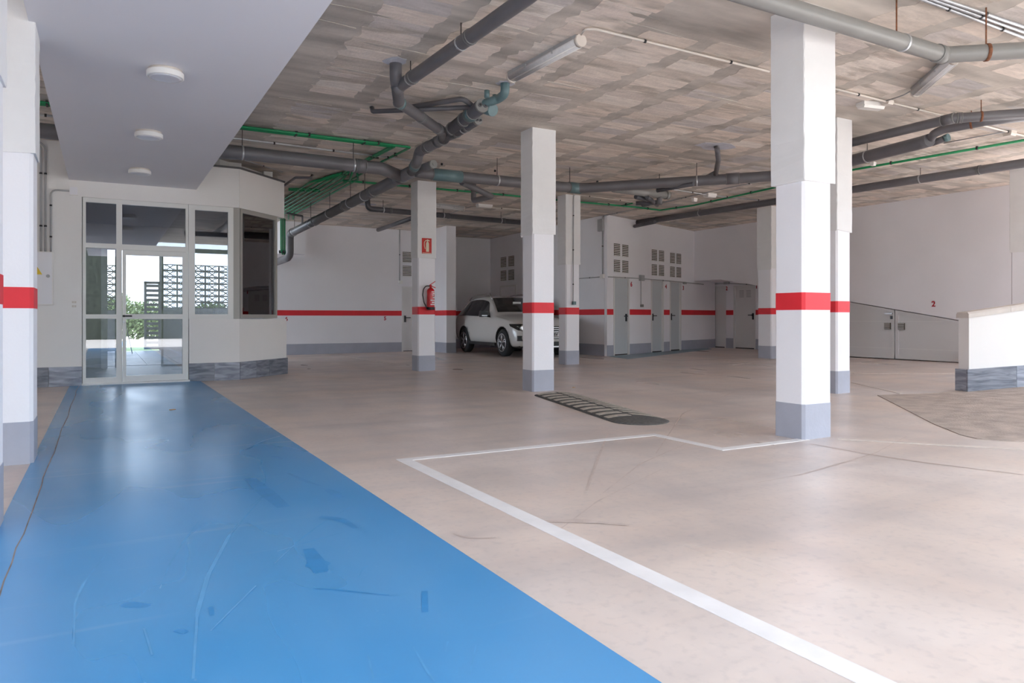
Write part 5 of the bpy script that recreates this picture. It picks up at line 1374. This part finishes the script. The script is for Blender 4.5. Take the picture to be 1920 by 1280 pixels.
obj('lower_bumper', B().hexa([cv(a_, yf+b_, c_) for a_ in (-0.66, 0.66) for b_ in (-0.875, -0.74) for c_ in (0.22, 0.38)]), 'black', car)
obj('skid_strip', B().hexa([cv(a_, yf+b_, c_) for a_ in (-0.60, 0.60) for b_ in (-0.885, -0.8) for c_ in (0.24, 0.27)]), 'chrome', car)
obj('antenna', B().tube([cv(0.0, yf+2.6, 1.53), cv(0.0, yf+2.72, 1.70)], [0.012, 0.005], 8), 'black', car)
def wheel(xc, yc, sx):
    w_ = thing('x', 'x', 'x') if False else None
    R_, rr_, wd = 0.345, 0.235, 0.20
    bb = B().lathe([(rr_, -wd/2), (R_-0.03, -wd/2), (R_, -wd/2+0.03), (R_, wd/2-0.03), (R_-0.03, wd/2), (rr_, wd/2)], cv(xc, yc, 0.345), 28, 'x')
    ty = obj('tyre', bb, 'rubber', car)
    c = V(cv(xc+sx*(wd/2+0.002), yc, 0.345))
    rim = obj('rim', B().lathe([(rr_*0.93, -0.004), (rr_*1.0, 0.004)], c, 28, 'x'), 'black', ty)
    bb = B()
    bb.lathe([(0.045, -0.01), (0.05, 0.012)] if sx > 0 else [(0.05, -0.012), (0.045, 0.01)], c, 14, 'x')
    for k in range(5):
        an = k*2*math.pi/5+0.3
        for e in (-0.16, 0.16):
            p0 = c+V((sx*0.008, math.cos(an)*0.03, math.sin(an)*0.03)); p1 = c+V((sx*0.010, math.cos(an+e)*rr_*0.95, math.sin(an+e)*rr_*0.95))
            bb.tube([p0, p1], 0.014, 6)
    ring = [c+V((sx*0.006, math.cos(k*2*math.pi/28)*rr_*0.95, math.sin(k*2*math.pi/28)*rr_*0.95)) for k in range(29)]
    bb.tube(ring, 0.013, 6, False)
    obj('spokes', bb, 'chrome', ty)
for yy in (YFW, YRW):
    for sx in (-1, 1): wheel(sx*0.785, yy, sx)
car.rotation_euler.z = math.radians(-3.2)
car.location.x -= 0.035

# ------------------------------------------------------------------ beyond the lobby: lattice wall, slatted gate, hedge, lamp
LY = 24.5
lat = thing('lattice_wall', 'grey breeze block screen wall seen through the lobby windows', 'screen wall', (2.6, LY, 0.0))
obj('wall_base', B().box(1.52, 6.0, LY, LY+0.15, 0, 1.30), 'dark_wall', lat)
obj('wall_base', B().box(-6.0, 0.36, LY, LY+0.15, 0, 1.22), 'dark_wall', lat)
bw, bhh, th = 0.40, 0.192, 0.06
tb = B()
tb.box(0, bw, 0, th, 0, 0.024); tb.box(0, bw, 0, th, bhh-0.024, bhh); tb.box(0, 0.024, 0, th, 0.024, bhh-0.024); tb.box(bw-0.024, bw, 0, th, 0.024, bhh-0.024)
mx_ = bw/2
for sgn in (-1, 1):
    a_ = [(0.1, bhh/2-sgn*(bhh/2-0.02)), (bw-0.1, bhh/2+sgn*(bhh/2-0.02))]
    (xa_, za_), (xb_, zb_) = a_
    tb.hexa([(xa_, 0, za_-0.016), (xa_, 0, za_+0.016), (xa_, th, za_-0.016), (xa_, th, za_+0.016), (xb_, 0, zb_-0.016), (xb_, 0, zb_+0.016), (xb_, th, zb_-0.016), (xb_, th, zb_+0.016)])
for cx_, a0 in ((0.024, -90), (bw-0.024, 90)):
    pr_ = None
    for k in range(7):
        an = math.radians(a0+30*k); q_ = (cx_+math.cos(an)*0.085, bhh/2+math.sin(an)*0.078)
        if pr_:
            (x0_, z0_), (x1_, z1_) = pr_, q_
            tb.hexa([(x0_, 0, z0_-0.013), (x0_, 0, z0_+0.013), (x0_, th, z0_-0.013), (x0_, th, z0_+0.013), (x1_, 0, z1_-0.013), (x1_, 0, z1_+0.013), (x1_, th, z1_-0.013), (x1_, th, z1_+0.013)])
        pr_ = q_
bmesh.ops.recalc_face_normals(tb.bm, faces=tb.bm.faces)
bme = bpy.data.meshes.new('breeze_block'); tb.bm.to_mesh(bme); tb.bm.free(); bme.materials.append(M['lattice'])
for r_ in range(7):
    for x0_, n_c in ((1.56, 9), (-1.25, 4)):
        for c_ in range(n_c):
            o = bpy.data.objects.new('breeze_block', bme); COL.objects.link(o); o.parent = lat
            o.location = V((x0_+c_*bw, LY+0.01, (1.30 if x0_ > 0 else 1.22)+r_*bhh))-OFF[lat.name]
obj('gate_post', B().box(1.46, 1.55, LY-0.05, LY+0.05, 0, 3.3), 'gate_dark', lat)
sgt = thing('slatted_gate', 'dark slatted gate standing by the pool lawn', 'gate', (1.25, LY-0.1, 0.02))
gx0, gx1 = PY(270, 600, LY-0.1).x, PY(300, 600, LY-0.1).x
obj('frame', B().box(gx0, gx0+0.07, LY-0.12, LY-0.07, 0.06, 2.1).box(gx1-0.05, gx1, LY-0.12, LY-0.07, 0.06, 2.1).box(gx0, gx1, LY-0.12, LY-0.07, 0.06, 0.16).box(gx0, gx1, LY-0.12, LY-0.07, 2.02, 2.1), 'gate_dark', sgt)
for k in range(13):
    z_ = 0.22+k*0.142; obj('slat', B().box(gx0+0.06, gx1-0.04, LY-0.11, LY-0.085, z_, z_+0.085), 'gate_dark', sgt)
# leaning tool by the doorway
pl0 = PY(248, 655, 22.5); pl1 = PY(236, 600, 22.5)
tag(obj('broom_handle', B().tube([(pl0.x, 22.5, 0.03), (pl1.x-0.02, 22.5, 0.9)], 0.012, 8), 'gate_dark'), 'thin dark pole leaning in the rear doorway', 'pole')
# hedge: leaf clusters around trunks
hg = thing('hedge', 'bushy green hedge behind the pool', 'hedge', (0.5, 39, 0))
rh = random.Random(5)
lb = bmesh.new()
def leaf_cloud(cx_, cy_, cz_, rx_, ry_, rz_, n_):
    for _ in range(n_):
        while True:
            u_, v_, w_ = rh.uniform(-1, 1), rh.uniform(-1, 1), rh.uniform(-1, 1)
            if u_*u_+v_*v_+w_*w_ < 1: break
        p = V((cx_+u_*rx_, cy_+v_*ry_, cz_+w_*rz_)); s_ = rh.uniform(0.05, 0.11)
        a_ = V((rh.gauss(0, 1), rh.gauss(0, 1), rh.gauss(0, 1))).normalized(); c_ = a_.orthogonal().normalized(); e_2 = a_.cross(c_)
        vs_ = [lb.verts.new(p+c_*s_), lb.verts.new(p+e_2*s_*0.5), lb.verts.new(p-c_*s_), lb.verts.new(p-e_2*s_*0.5)]
        lb.faces.new(vs_)
for i in range(30):
    x_ = -8+i*0.62
    h_ = 0.85+0.12*math.sin(i*1.3)+(0.35 if 12 <= i <= 14 else 0)
    leaf_cloud(x_, 39+rh.uniform(-0.3, 0.3), h_*0.95, 0.6, 0.55, h_, 1500)
me = bpy.data.meshes.new('foliage'); lb.to_mesh(me); lb.free(); me.materials.append(M['leaf'])
o = bpy.data.objects.new('foliage', me); COL.objects.link(o); o.parent = hg; o.location = -V(hg.location); o['kind'] = 'stuff'
for i in range(10):
    x_ = -7.6+i*1.8; obj('trunk', B().tube([(x_, 39, -0.05), (x_+0.1, 39, 0.9)], [0.06, 0.03], 7), 'plank', hg)
lp = PY(256, 560, 60)
lamp = thing('street_lamp', 'faint distant twin street lamp in the white sky', 'street lamp', (lp.x, 60, 0))
obj('pole', B().tube([(lp.x, 60, -0.05), (lp.x, 60, PY(256, 503, 60).z)], 0.06, 8), 'steel', lamp)
zz_ = PY(256, 503, 60).z
obj('arm', B().box(lp.x-0.4, lp.x+0.5, 59.95, 60.05, zz_-0.05, zz_+0.05), 'steel', lamp)
